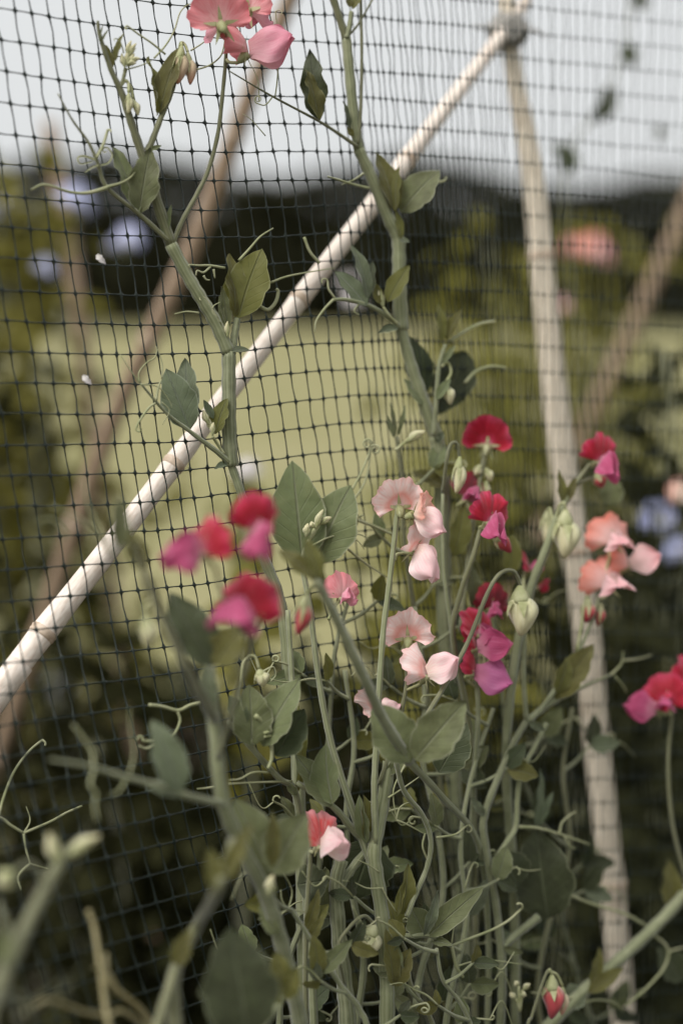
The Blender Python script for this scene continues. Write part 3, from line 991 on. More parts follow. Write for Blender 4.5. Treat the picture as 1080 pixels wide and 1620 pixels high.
tendril(A, [(304, 112), (330, 104), (348, 90), (354, 74), (358, 50), (370, 44), (378, 52)], 1.2)
tendril(A, [(302, 80), (318, 70), (336, 56)], 1.2)
tendril(A, [(200, 110), (222, 104), (240, 96)], 1.1)
tendril(A, [(196, 84), (192, 70), (186, 62)], .9, (3, .6, 1))
# pink blooms at the top
flower(A, 350, 40, -.04, 20, -165, 10, -12, 'pink', (358, 66), .25, .25, ruff=1.2)
flower(A, 392, 18, -.03, 20, 150, 8, 10, 'pink', (358, 66), .3, .2)
flower(A, 391, 84, -.03, 20, 80, 14, 6, 'pink', (358, 94), .55, -.2, .22, -.1, wing_len=1.5, ban=.85)
# node with the big olive leaf pair
stem(A, [(366, 560), (369, 545), (372, 525), (376, 503)], 4.6, 3.6, 'stem', True, 'petiole')
leaf(A, (377, 503), (413, 391), 66, 'leaf_olive', (-.1, .15), .22, wave=.045)
leaf(A, (372, 502), (366, 400), 36, 'leaf_olive', (.75, .1), .4, wave=.06)
leaf(A, (360, 520), (352, 452), 17, 'leaf_grey', (.6, 0))
leaf(A, (356, 518), (346, 466), 9, 'leaf_grey', (-.2, 0))
leaf(A, (364, 556), (396, 552), 11, 'leaf_blue', (0, .6), bow=.2, name='stipule')
bud(A, (360, 534), (360, 508), N - .003, 8, 'bud_cream', None, .7, 'flower_bud')
tendril(A, [(428, 447), (452, 438), (480, 432), (528, 424)], 1.6)
tendril(A, [(410, 484), (424, 490), (436, 478), (440, 462), (437, 457)], 2.6, end=.8)
tendril(A, [(378, 412), (396, 392), (412, 374), (432, 361)], 1.9)
tendril(A, [(356, 424), (332, 420), (315, 420), (300, 419), (300, 424)], 1.8)
tendril(A, [(333, 422), (322, 431), (312, 428), (310, 436)], 1.6)
tendril(A, [(338, 426), (340, 440)], 1.8)
tendril(A, [(322, 436), (326, 442), (332, 443)], 1.6)
tendril(A, [(315, 495), (295, 493), (276, 497)], 1.4)
tendril(A, [(350, 512), (336, 494), (338, 484), (348, 478)], 1.2)
tendril(A, [(345, 505), (328, 476), (322, 470)], 1.2, (4, .6, 1))
# lower node
stem(A, [(364, 732), (340, 712), (300, 682), (262, 652), (222, 606)], 3.8, 1.2, 'stem', False, 'petiole')
leaf(A, (300, 680), (263, 582), 54, 'leaf_blue', (.15, .1), .3)
leaf(A, (304, 668), (291, 565), 42, 'leaf_blue', (-.3, .1), .3, dt=.01)
leaf(A, (341, 687), (358, 629), 30, 'leaf_olive', (-.4, .3), .3, wave=.05)
leaf(A, (338, 662), (322, 632), 12, 'leaf_blue', (-.2, .5))
leaf(A, (362, 734), (338, 740), 11, 'leaf_blue', (0, .6), bow=.25, name='stipule')
leaf(A, (364, 738), (350, 722), 9, 'leaf_olive', (0, .3), name='stipule')
bud(A, (330, 672), (322, 648), N - .004, 10, 'bud_cream', None, .6, 'flower_bud')
bud(A, (334, 682), (331, 662), N - .003, 9, 'bud_cream', None, .6, 'flower_bud')
bud(A, (336, 690), (338, 668), N - .005, 8, 'bud_cream', [(355, 718), (345, 704)], .6, 'flower_bud')
tendril(A, [(246, 638), (236, 645), (222, 664), (216, 676)], 1.6, (5, .8, 1))
tendril(A, [(247, 634), (251, 612), (256, 600)], 1.8)
tendril(A, [(222, 606), (220, 590), (232, 574), (245, 566), (249, 552)], 1.0)
tendril(A, [(256, 600), (257, 578), (253, 562), (247, 548)], 1.0)
tendril(A, [(222, 608), (250, 612), (268, 634), (272, 645)], .9)
tendril(A, [(256, 636), (268, 650), (257, 672)], .9)
tendril(A, [(222, 606), (208, 588), (190, 560)], 1.0)

# ---- the vine in the middle that runs out of the top of the picture
B = vine('long vine rising through the middle past the end of the pale cane', (700, 1400))
stem(B, [(735, 1640, .005), (728, 1400, .005), (712, 1150, 0), (702, 950, -.005), (699, 790, -.012), (697, 740, -.014), (690, 690, -.016)], 9, 9.5, to_ground=True)
stem(B, [(692, 696, -.016), (665, 622, -.016), (648, 570, -.016), (634, 518, -.016)], 8, 6)
stem(B, [(635, 522, -.016), (632, 470, -.016), (631, 420, -.016), (629, 378, -.016), (615, 347, -.016), (588, 282, -.016), (567, 236, -.016)], 8.6, 6.2)
stem(B, [(568, 238, -.016), (560, 190, -.016), (552, 110, -.016), (547, 58, -.016)], 6.0, 5.6)
stem(B, [(547, 60, -.016), (538, 32, -.016), (524, -10, -.016)], 4.4, 4.0, 'stem_olive')
stem(B, [(566, 228, -.018), (570, 180, -.018), (572, 90, -.018), (570, -15, -.018)], 2.4, 1.9, 'stem_olive', False, 'flower_stalk')
stem(B, [(550, 58, -.016), (568, 36, -.016), (592, -6, -.016)], 1.6, 1.2, 'stem_olive', False, 'petiole')
stem(B, [(548, 60, -.018), (553, 40, -.018), (556, 18, -.018)], 3.0, 3.0, 'stem', True, 'petiole')
leaf(B, (553, 12, -.018), (548, -14, -.018), 12, 'leaf_olive', (.5, 0))
leaf(B, (557, 14, -.018), (572, -12, -.018), 14, 'leaf_olive', (-.5, 0))
stem(B, [(565, 232, -.018), (542, 216, -.018), (503, 191, -.02), (430, 152, -.03), (362, 112, -.035)], 2.8, .8, 'stem_olive', False, 'petiole')
leaf(B, (505, 190, -.02), (489, 76, -.02), 38, 'leaf_dark', (-.2, .1), .3, wave=.09)
leaf(B, (504, 190, -.024), (486, 108, -.024), 26, 'leaf_olive', (.5, .1), .4, wave=.09)
tendril(B, [(435, 154, -.03), (439, 120, -.03), (440, 60, -.03), (436, 22, -.03)], .9, (6, .7, -1))
tendril(B, [(432, 152, -.03), (420, 166, -.03), (408, 164, -.03)], .9, (6, 1.3, -1))
tendril(B, [(410, 160, -.03), (408, 128, -.03), (400, 108, -.03)], .8)
tendril(B, [(420, 215, -.02), (398, 190, -.02), (384, 180, -.02)], .8)
leaf(B, (553, 205, -.02), (544, 158, -.02), 9, 'leaf_dark', (.6, 0), name='stipule')
leaf(B, (558, 216, -.02), (550, 200, -.02), 9, 'leaf_olive', (0, 0), name='stipule')
leaf(B, (624, 334, -.02), (597, 238, -.02), 40, 'leaf_olive', (.7, .1), .35)
leaf(B, (626, 334, -.022), (628, 262, -.022), 24, 'leaf_olive', (-.9, .1), .3)
leaf(B, (634, 336, -.02), (694, 266, -.02), 54, 'leaf_grey', (-.2, .35), .22, wave=.03)
leaf(B, (634, 378, -.02), (627, 332, -.02), 13, 'leaf_olive', (.4, 0))
leaf(B, (632, 380, -.022), (648, 382, -.022), 10, 'leaf_blue', (0, .6), name='stipule')
tendril(B, [(694, 288, -.02), (702, 286, -.02), (706, 280, -.02)], 2.0)
tendril(B, [(584, 298, -.02), (560, 292, -.02), (535, 284, -.02), (518, 279, -.02)], 2.2)
tendril(B, [(575, 274, -.02), (560, 284, -.02), (540, 292, -.02)], 1.6)
stem(B, [(630, 516, -.02), (606, 496, -.02), (580, 482, -.02), (548, 474, -.02), (527, 474, -.02)], 3.4, 2.2, 'stem', False, 'petiole')
leaf(B, (580, 484, -.022), (531, 427, -.022), 30, 'leaf_blue', (.2, .4), .3)
leaf(B, (582, 474, -.022), (560, 386, -.022), 26, 'leaf_blue', (.8, .1), .35)
leaf(B, (586, 470, -.02), (588, 412, -.02), 24, 'leaf_dark', (-.7, 0), .3)
leaf(B, (613, 478, -.022), (646, 418, -.022), 30, 'leaf_olive', (-.3, .2), .25)
leaf(B, (600, 480, -.024), (592, 446, -.024), 16, 'leaf_olive', (.2, 0))
bud(B, (606, 486, -.02), (598, 452), -.024, 13, 'bud_cream', [(628, 512, -.022), (616, 500, -.024)], .5, 'flower_bud')
leaf(B, (630, 520, -.022), (598, 524, -.022), 14, 'leaf_blue', (0, .6), bow=.2, name='stipule')
tendril(B, [(527, 474, -.02), (512, 490, -.02), (500, 508, -.02), (498, 524, -.02)], 2.0)
tendril(B, [(530, 472, -.02), (520, 458, -.02), (518, 445, -.02)], 1.6, (6, .6, 1))
tendril(B, [(568, 480, -.02), (560, 492, -.02), (568, 498, -.02)], 1.6)
tendril(B, [(505, 416, -.015), (490, 398, -.015), (481, 375, -.015)], 2.0, end=1.0)
leaf(B, (672, 622, .004), (644, 528, .004), 46, 'leaf_dark', (.3, .1), .2)
leaf(B, (736, 556, .004), (694, 656, .004), 64, 'leaf_dark', (.1, .2), .2)
leaf(B, (668, 640, -.018), (640, 598, -.018), 20, 'leaf_grey', (.4, .2))
stem(B, [(686, 690, -.02), (690, 630, -.025), (694, 580, -.025), (704, 545, -.025)], 3.6, 2.4, 'stem', False, 'side_shoot')
leaf(B, (698, 540, -.025), (695, 478, -.025), 17, 'leaf_olive', (.5, 0))
leaf(B, (706, 538, -.025), (729, 486, -.025), 17, 'leaf_olive', (-.4, .1))
leaf(B, (690, 632, -.028), (712, 598, -.028), 15, 'leaf_grey', (-.2, .3))
leaf(B, (700, 575, -.028), (720, 545, -.028), 10, 'leaf_grey', (-.2, .3))
tendril(B, [(712, 540, -.025), (738, 522, -.025), (760, 512, -.025), (782, 508, -.025)], 2.4, end=.8)
tendril(B, [(735, 606, -.02), (752, 588, -.02), (775, 580, -.02), (800, 582, -.02)], 2.6, end=.8)
bud(B, (704, 606, -.02), (712, 640), -.03, 18, 'bud_cream', [(698, 580, -.026), (708, 574, -.028), (713, 590, -.03)], .4, 'flower_bud')
leaf(B, (690, 700, -.018), (702, 682, -.018), 10, 'leaf_blue', name='stipule')

# ---- pale pink vine, in focus
C = vine('vine bearing the pale pink ruffled blossoms in the centre', (600, 1500))
stem(C, [(612, 1640, -.085), (612, 1560, -.085), (608, 1480, -.085), (598, 1400, -.085), (592, 1345, -.085), (604, 1280, -.082), (616, 1205, -.08)], 8.5, 7.0, to_ground=True)
stem(C, [(594, 1335, -.085), (592, 1250, -.085), (595, 1180, -.085), (599, 1100, -.085), (606, 1000, -.085), (616, 920, -.085), (624, 850, -.085), (629, 800, -.085)], 4.2, 3.0, 'stem', False, 'flower_stalk')
stem(C, [(600, 1240, -.08), (625, 1165, -.08), (640, 1100, -.08), (643, 1070, -.08), (642, 1032, -.08)], 3.0, 2.0, 'stem_olive', False, 'flower_stalk')
flower(C, 632, 804, -.085, 17.5, 178, 14, -4, 'pale', (629, 800, -.085), .30, -.15, wings=False, ruff=1.5, ban=.98)
flower(C, 654, 814, -.096, 16.5, 66, -14, 4, 'cream', (629, 798, -.085), -.15, .55, .3, .25, ruff=1.0, ban=.82, wing_len=1.35)
flower(C, 654, 872, -.088, 17.0, 52, -12, 18, 'pale', (624, 886, -.085), .25, .25, .5, .35, ruff=1.1, ban=.95, wing_len=1.4)
flower(C, 645, 1012, -.080, 17.5, 176, 12, -2, 'pale', (642, 1036, -.08), .35, -.2, wings=False, ruff=1.5, ban=.98)
flower(C, 674, 1068, -.100, 17.0, 66, 16, -4, 'pale', (643, 1092, -.08), .20, -.30, .3, -.1, ruff=1.3, ban=1.0, wing_len=1.35)
flower(C, 598, 1128, -.075, 15, 120, 5, -20, 'pale', (612, 1180, -.08), .3, .1, ruff=1)
flower(C, 540, 945, -.06, 13.5, 30, 8, 10, 'pink', (520, 980, -.06), .3, .1, .3, .1, ruff=1)
leaf(C, (610, 1225, -.08), (660, 1180, -.08), 20, 'leaf_grey')

# ---- two big grey leaves beside the crimson blooms
stem(C, [(598, 1400, -.085), (560, 1290, -.07), (525, 1180, -.05), (505, 1080, -.04), (490, 960, -.03), (478, 890, -.02), (490, 840, -.02)], 5, 2.4, 'stem', False, 'side_shoot')
leaf(C, (478, 892, -.018), (463, 728, -.018), 84, 'leaf_grey', (.1, .2), .14, wave=.03)
leaf(C, (500, 890, -.020), (553, 766, -.020), 84, 'leaf_grey', (-.15, .2), .14, wave=.03)
for (a, b) in (((498, 838), (511, 806)), ((505, 830), (524, 818)), ((497, 836), (492, 825))):
    bud(C, a, b, -.03, 10, 'bud_cream', [(486, 860, -.028)], .6, 'flower_bud')
bud(C, (484, 850), (487, 828), -.03, 11, 'bud_cream', None, .6, 'flower_bud')
tendril(C, [(492, 864, -.03), (520, 850, -.03), (550, 845, -.03), (570, 846, -.03), (583, 854, -.03)], 1.4)
tendril(C, [(550, 845, -.03), (564, 832, -.03), (566, 818, -.03)], 1.1)
tendril(C, [(552, 846, -.03), (566, 856, -.03), (577, 870, -.03)], .9)
tendril(C, [(556, 776, -.02), (570, 750, -.02), (582, 722, -.02), (588, 704, -.02)], 1.5, (8, 1.3, 1), end=.8)
tendril(C, [(552, 800, -.02), (572, 772, -.02), (582, 745, -.02), (586, 710, -.02)], 1.5, (8, 1.2, -1), end=.8)
tendril(C, [(540, 860, -.03), (570, 885, -.03), (600, 906, -.03), (616, 916, -.03)], 1.8)
tendril(C, [(556, 820, -.02), (590, 832, -.02), (626, 848, -.02)], 2.2, end=.9)

# ---- stem crossing diagonally, a little nearer than the focus
D = vine('soft stem crossing diagonally below the pale pink blossoms with paired leaves', (700, 1500))
stem(D, [(770, 1640, -.03), (772, 1480, -.04), (756, 1335, -.06), (700, 1262, -.11), (648, 1206, -.14)], 3.0, 3.8, to_ground=True)
stem(D, [(650, 1208, -.14), (605, 1135, -.15), (575, 1070, -.16), (540, 995, -.165), (500, 915, -.17)], 5.6, 4.8)
leaf(D, (500, 915, -.17), (440, 868, -.17), 24, 'leaf_olive', (.1, .6), .2)
leaf(D, (505, 915, -.172), (484, 850, -.172), 24, 'leaf_olive', (.4, .1), .2)
leaf(D, (515, 925, -.168), (470, 880, -.168), 20, 'leaf_olive', (.4, .1), .2)
leaf(D, (648, 1206, -.145), (592, 1112, -.145), 62, 'leaf_grey', (.2, .1), .25)
leaf(D, (656, 1202, -.15), (736, 1108, -.15), 58, 'leaf_grey', (-.2, .1), .25)
leaf(D, (694, 1222, -.11), (738, 1144, -.11), 52, 'leaf_dark', (-.1, .1), .2)
stem(D, [(632, 1200, -.14), (650, 1170, -.13), (700, 1090, -.11), (740, 1015, -.10), (770, 940, -.10), (790, 908, -.10), (812, 904, -.10), (824, 928, -.10)], 3.2, 2.2, 'stem_olive', False, 'flower_stalk')
bud(D, (822, 926), (824, 1006), -.10, 44, 'bud_cream', None, .35, 'flower_bud')
stem(D, [(625, 1200, -.10), (638, 1250, -.095), (668, 1290, -.095), (681, 1330, -.095), (675, 1372, -.095), (655, 1420, -.095), (643, 1450, -.095)], 3.2, 3.2, 'stem', False, 'side_shoot')
bud(D, (484, 940), (470, 1005), -.15, 26, 'bud_red', [(510, 930, -.165), (500, 925, -.16)], .5, 'flower_bud')

# ---- left lower vine, nearer and softer
E = vine('soft near vine at lower left with the blurred crimson blooms', (470, 1600))
stem(E, [(480, 1660, -.10), (462, 1560, -.11), (442, 1480, -.115), (418, 1408, -.12), (380, 1335, -.125), (352, 1262, -.13), (340, 1150, -.135), (330, 1055, -.14)], 8.2, 6.0, to_ground=True)
stem(E, [(352, 1272, -.13), (300, 1260, -.13), (262, 1246, -.125), (200, 1230, -.12), (140, 1212, -.115), (80, 1202, -.11)], 4.2, 1.4, 'stem', False, 'petiole')
leaf(E, (285, 1255, -.13), (244, 1138, -.13), 46, 'leaf_blue', (.5, .1), .25)
leaf(E, (290, 1258, -.13), (228, 1238, -.13), 22, 'leaf_blue', (.1, .8), .25)
tendril(E, [(148, 1216, -.115), (146, 1190, -.115), (130, 1165, -.115), (116, 1146, -.115)], 1.4, end=.8)
tendril(E, [(200, 1230, -.12), (190, 1250, -.12), (176, 1258, -.12)], 1.5)
tendril(E, [(150, 1216, -.115), (143, 1240, -.12), (152, 1256, -.12), (150, 1275, -.12), (154, 1298, -.12)], 1.5, end=.6)
tendril(E, [(205, 1225, -.12), (212, 1190, -.12), (206, 1150, -.12), (205, 1120, -.12)], 1.0)
leaf(E, (336, 1052, -.14), (268, 936, -.14), 56, 'leaf_dark', (.2, .3), .25, wave=.05)
leaf(E, (340, 1052, -.142), (382, 992, -.142), 48, 'leaf_olive', (-.3, .2), .25)
leaf(E, (330, 1120, -.14), (326, 1050, -.14), 26, 'leaf_blue', (.2, 0))
leaf(E, (428, 1384, -.125), (372, 1262, -.125), 62, 'leaf_grey', (.3, .2), .2)
leaf(E, (432, 1382, -.13), (482, 1286, -.13), 66, 'leaf_grey', (-.3, .1), .2)
leaf(E, (430, 1372, -.14), (432, 1284, -.14), 20, 'leaf_olive', (.3, 0), .3)
leaf(E, (440, 1480, -.12), (410, 1432, -.12), 20, 'leaf_grey')
bud(E, (424, 1418), (432, 1384), -.14, 15, 'bud_cream', None, .5, 'flower_bud')
stem(E, [(340, 1140, -.14), (300, 1065, -.17), (262, 985, -.18), (228, 905, -.185), (212, 860, -.185)], 5.0, 2.6, 'stem_olive', False, 'side_shoot')
leaf(E, (230, 905, -.185), (196, 830, -.185), 22, 'leaf_olive', (.4, 0))
leaf(E, (190, 870, -.185), (188, 780, -.185), 24, 'leaf_grey', (.4, 0))
tendril(E, [(180, 880, -.15), (140, 830, -.15), (82, 800, -.15)], 1.8)
tendril(E, [(170, 860, -.15), (140, 800, -.15), (134, 760, -.15)], 1.6)
tendril(E, [(110, 850, -.15), (85, 822, -.15), (60, 826, -.15)], 1.6)
bud(E, (232, 975), (234, 1020), -.19, 26, 'bud_cream', [(240, 950, -.185), (230, 960, -.19)], .4, 'flower_bud')
stem(E, [(345, 1200, -.135), (372, 1110, -.16), (392, 1040, -.18), (392, 1005, -.19)], 3, 2.2, 'stem_olive', False, 'flower_stalk')
stem(E, [(392, 1040, -.18), (420, 960, -.19), (425, 900, -.19)], 2.4, 2.0, 'stem_olive', False, 'flower_stalk')
flower(E, 384, 972, -.20, 18, -14, 14, 6, 'red', (392, 1006, -.19), .35, -.1, .75, .45, wing_len=1.2)
flower(E, 322, 874, -.20, 15.5, -48, 4, 4, 'red', (345, 920, -.19), .2, -.1, .5, .25, wing_len=1.5)
flower(E, 400, 838, -.20, 15, 35, -8, 22, 'red', (424, 902, -.19), .35, 0, .4, .45, wing_len=1.35)
stem(E, [(392, 1010, -.19), (360, 960, -.195), (345, 918, -.195)], 2, 1.8, 'stem_olive', False, 'flower_stalk')
# cluster under the crimson blooms
G1 = vine('knot of grey leaves with looped tendril below the crimson blooms', (470, 1400))
stem(G1, [(498, 1650, -.05), (490, 1500, -.05), (478, 1340, -.05), (466, 1252, -.05), (440, 1230, -.05), (392, 1176, -.055), (360, 1140, -.055)], 5, 2.4, to_ground=True)
stem(G1, [(466, 1254, -.05), (468, 1200, -.045), (462, 1080, -.035), (455, 965, -.03)], 3.6, 3.2, 'stem', False, 'side_shoot')
leaf(G1, (398, 1180, -.06), (396, 1084, -.06), 60, 'leaf_grey', (.3, .2), .25)
leaf(G1, (415, 1180, -.062), (472, 1072, -.062), 60, 'leaf_grey', (-.5, .2), .3)
leaf(G1, (436, 1196, -.066), (481, 1122, -.066), 56, 'leaf_dark', (-.1, .3), .2)
leaf(G1, (386, 1150, -.06), (364, 1100, -.06), 30, 'leaf_dark', (.3, .2), .2)
leaf(G1, (470, 1258, -.05), (478, 1118, -.05), 18, 'leaf_olive', (.8, 0))
leaf(G1, (470, 1258, -.055), (452, 1236, -.055), 12, 'leaf_grey', name='stipule')
tendril(G1, [(404, 1132, -.066), (420, 1148, -.066), (428, 1170, -.066), (430, 1198, -.066), (424, 1216, -.066)], 3.0, end=.7)
tendril(G1, [(418, 1160, -.07), (444, 1152, -.07), (462, 1150, -.07), (467, 1158, -.07), (458, 1165, -.07), (430, 1164, -.07), (418, 1166, -.07)], 2.0, end=.8)
tendril(G1, [(462, 1236, -.05), (430, 1237, -.05), (400, 1238, -.05), (362, 1240, -.05)], 1.6)
tendril(G1, [(425, 1222, -.05), (400, 1222, -.05), (380, 1232, -.05), (363, 1234, -.05)], 1.4)
tendril(G1, [(316, 1112, -.03), (300, 1116, -.03), (282, 1124, -.03), (258, 1118, -.03), (236, 1115, -.03)], 2.2, end=.9)
tendril(G1, [(281, 1126, -.03), (285, 1140, -.03), (278, 1158, -.03), (272, 1164, -.03)], 2.0)
tendril(G1, [(262, 1166, -.03), (246, 1176, -.03), (232, 1184, -.03), (220, 1180, -.03)], 2.0)
tendril(G1, [(250, 1172, -.03), (228, 1172, -.03), (225, 1166, -.03)], 1.6, (4, .5, 1))
tendril(G1, [(338, 1245, -.02), (325, 1247, -.02), (312, 1248, -.02)], 1.6)
bud(G1, (410, 1058), (416, 1086), -.065, 22, 'bud_cream', [(380, 1080, -.06), (386, 1046, -.062), (402, 1038, -.064)], .5, 'flower_bud')
stem(G1, [(400, 1180, -.06), (380, 1110, -.06), (380, 1078, -.06)], 2, 1.6, 'stem', False, 'flower_stalk')
tendril(G1, [(416, 1062, -.05), (432, 1055, -.05), (436, 1068, -.05), (428, 1078, -.05)], 1.2)

# ---- stems in focus at the lower centre
H1 = vine('straight stalk holding the single red and pink flower low in the centre', (486, 1600))
stem(H1, [(484, 1650, -.075), (483, 1520, -.075), (486, 1430, -.075), (490, 1370, -.075), (491, 1342, -.075)], 3.6, 2.6, 'stem_olive', False, 'stem', to_ground=True)
flower(H1, 505, 1338, -.085, 15, 40, 26, 20, 'rose', (492, 1345, -.075), .1, .05, .4, .0, ruff=1.4, wing_len=1.5, ban=1.15)
leaf(H1, (490, 1460, -.08), (520, 1430, -.08), 20, 'leaf_olive')
leaf(H1, (484, 1472, -.08), (505, 1408, -.08), 18, 'leaf_olive', (.2, 0))
leaf(H1, (488, 1490, -.08), (512, 1448, -.085), 16, 'leaf_olive', (-.3, 0))
I1 = vine('ribbed pale stem with wavy grey leaves beside the red and pink flower', (540, 1600))
stem(I1, [(552, 1660, -.07), (545, 1560, -.07), (536, 1480, -.07), (532, 1400, -.07), (540, 1360, -.072)], 10, 7, to_ground=True)
stem(I1, [(580, 1336, -.075), (552, 1305, -.075), (525, 1275, -.075), (470, 1238, -.07)], 4.4, 2.6, 'stem', True, 'petiole')
stem(I1, [(534, 1410, -.07), (560, 1370, -.072), (590, 1334, -.08)], 5, 4, 'stem', True, 'side_shoot')
leaf(I1, (524, 1276, -.08), (468, 1192, -.08), 42, 'leaf_grey', (.5, .3), .4)
leaf(I1, (526, 1272, -.084), (512, 1178, -.084), 48, 'leaf_grey', (-.6, .1), .35)
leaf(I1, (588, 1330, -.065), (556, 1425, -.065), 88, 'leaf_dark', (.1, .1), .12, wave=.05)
leaf(I1, (470, 1400, -.06), (520, 1392, -.06), 56, 'leaf_dark', (.1, .4), .2, wave=.09)
leaf(I1, (510, 1430, -.062), (515, 1372, -.062), 34, 'leaf_grey', (.3, .2), .35, wave=.09)
leaf(I1, (578, 1330, -.08), (578, 1258, -.08), 26, 'leaf_olive', (.8, .2), .4)
leaf(I1, (580, 1334, -.082), (566, 1258, -.082), 22, 'leaf_grey', (-.5, .2))
leaf(I1, (636, 1446, -.09), (647, 1366, -.09), 24, 'leaf_olive', (.5, 0), .45)
leaf(I1, (628, 1450, -.09), (640, 1390, -.09), 12, 'leaf_olive', (-.5, 0), .45)
stem(I1, [(610, 1470, -.085), (640, 1480, -.09), (678, 1480, -.092), (714, 1496, -.095)], 3.6, 2.4, 'stem', False, 'petiole')
leaf(I1, (676, 1482, -.092), (764, 1402, -.092), 34, 'leaf_grey', (-.1, .5), .35, wave=.03)
leaf(I1, (672, 1482, -.092), (650, 1435, -.092), 44, 'leaf_grey', (.2, .4), .3, wave=.05)
leaf(I1, (670, 1480, -.096), (694, 1410, -.096), 16, 'leaf_blue', (.4, 0))
tendril(I1, [(714, 1496, -.095), (750, 1482, -.095), (780, 1470, -.095), (804, 1456, -.095), (822, 1440, -.095)], 2.0, (9, .5, 1), end=.8)
tendril(I1, [(714, 1496, -.095), (718, 1515, -.095), (722, 1530, -.095), (732, 1546, -.095)], 2.4, end=.9)
tendril(I1, [(724, 1528, -.095), (750, 1521, -.095), (785, 1520, -.095), (826, 1526, -.095)], 1.4)
tendril(I1, [(714, 1492, -.095), (718, 1460, -.095), (722, 1432, -.095)], 1.2)
tendril(I1, [(604, 1405, -.09), (580, 1405, -.09), (560, 1396, -.09), (542, 1393, -.09)], 1.2)
tendril(I1, [(604, 1404, -.09), (612, 1420, -.09), (626, 1442, -.09)], 1.4)
tendril(I1, [(600, 1380, -.09), (582, 1368, -.09), (564, 1360, -.09)], 1.2)
tendril(I1, [(455, 1440, -.08), (470, 1440, -.08), (490, 1445, -.08)], 1.3)
tendril(I1, [(455, 1440, -.08), (446, 1424, -.08), (444, 1408, -.08)], 1.2)
tendril(I1, [(455, 1440, -.08), (435, 1448, -.08), (418, 1452, -.08), (408, 1454, -.08)], 1.3)
tendril(I1, [(456, 1438, -.08), (462, 1410, -.08), (450, 1385, -.08), (440, 1374, -.08)], .9)
stem(I1, [(545, 1560, -.08), (535, 1500, -.09), (552, 1468, -.09), (575, 1449, -.09), (592, 1462, -.09)], 2.4, 2.0, 'stem_olive', False, 'flower_stalk')
bud(I1, (592, 1462), (574, 1514), -.09, 36, 'bud_cream', None, .35, 'flower_bud')
leaf(I1, (508, 1540, -.1), (556, 1486, -.1), 24, 'leaf_grey', (-.2, .3), .3)
leaf(I1, (505, 1542, -.1), (496, 1480, -.1), 26, 'leaf_olive', (.3, .2), .3)
leaf(I1, (622, 1560, -.1), (612, 1470, -.1), 24, 'leaf_olive', (.4, 0), .4)
leaf(I1, (625, 1560, -.1), (648, 1500, -.1), 30, 'leaf_olive', (-.3, .1), .3)
tendril(I1, [(640, 1210, -.09), (622, 1250, -.09), (626, 1290, -.09), (628, 1296, -.09)], 1.3)
tendril(I1, [(626, 1297, -.09), (645, 1305, -.09), (672, 1320, -.09)], 1.6)
tendril(I1, [(626, 1297, -.09), (632, 1278, -.09), (645, 1270, -.09), (654, 1274, -.09)], 1.3)
tendril(I1, [(672, 1318, -.09), (668, 1338, -.09), (674, 1356, -.09)], 1.5, (5, .6, 1))
tendril(I1, [(614, 1262, -.09), (640, 1245, -.09), (664, 1228, -.09)], 1.4)

# ---- branching stems on the right
G = vine('forked pale stem beside the thick pole carrying the salmon blossoms', (790, 1600))
stem(G, [(790, 1650, -.06), (794, 1560, -.06), (792, 1500, -.06), (782, 1420, -.06), (766, 1330, -.06), (766, 1290, -.06), (790, 1225, -.06), (815, 1170, -.06), (834, 1138, -.06)], 5.4, 5.0, to_ground=True)
stem(G, [(832, 1142, -.06), (868, 1114, -.06), (915, 1090, -.06), (965, 1068, -.06)], 4.6, 1.6, 'stem', True, 'petiole')
stem(G, [(776, 1372, -.06), (800, 1334, -.06), (815, 1308, -.06), (818, 1262, -.06), (824, 1222, -.06), (846, 1180, -.06), (864, 1144, -.06)], 4.0, 3.2, 'stem', False, 'side_shoot')
stem(G, [(832, 1140, -.06), (828, 1080, -.06), (828, 1000, -.06)], 3.4, 3.0, 'stem', False, 'flower_stalk')
stem(G, [(850, 1130, -.06), (885, 1080, -.065), (915, 1030, -.07), (938, 975, -.07), (947, 945, -.07)], 3.4, 2.4, 'stem', False, 'flower_stalk')
flower(G, 962, 926, -.07, 18, 14, 20, -8, 'salmon', (947, 948, -.07), .30, -.25, .62, .5, ruff=1.4, wing_len=1.0, ban=1.02)
flower(G, 970, 858, -.07, 18, 10, 18, -4, 'salmon', (950, 930, -.065), .30, -.25, .5, .5, ruff=1.4, wing_len=.9, ban=1.02)
flower(G, 992, 894, -.065, 17, 86, 20, 6, 'salmon', (950, 940, -.065), .30, -.3, .18, -.05, ruff=1.0, wing_len=1.45, ban=1.1)
bud(G, (930, 945), (926, 986), -.07, 22, 'bud_red', [(912, 1030, -.07), (920, 980, -.07), (926, 946, -.07)], .5, 'flower_bud')
bud(G, (950, 955), (944, 990), -.07, 16, 'bud_red', [(940, 960, -.07)], .7, 'flower_bud')
stem(G, [(912, 1060, -.07), (915, 1020, -.07), (922, 985, -.07)], 2, 1.6, 'stem', False, 'flower_stalk')
leaf(G, (878, 1106, -.062), (938, 1018, -.062), 40, 'leaf_olive', (-.3, .1), .3)
leaf(G, (880, 1096, -.066), (900, 1040, -.066), 26, 'leaf_olive', (.4, .1), .3)
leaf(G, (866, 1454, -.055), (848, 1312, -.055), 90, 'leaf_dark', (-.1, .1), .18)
leaf(G, (820, 1400, -.05), (790, 1345, -.05), 60, 'leaf_dark', (.3, .1), .2)
leaf(G, (846, 1306, -.05), (858, 1218, -.05), 14, 'leaf_blue', (.5, 0))
leaf(G, (850, 1308, -.05), (874, 1252, -.05), 12, 'leaf_blue', (-.3, .2))
tendril(G, [(818, 1308, -.06), (850, 1310, -.06), (886, 1320, -.06), (932, 1336, -.06)], 2.6, end=.5)
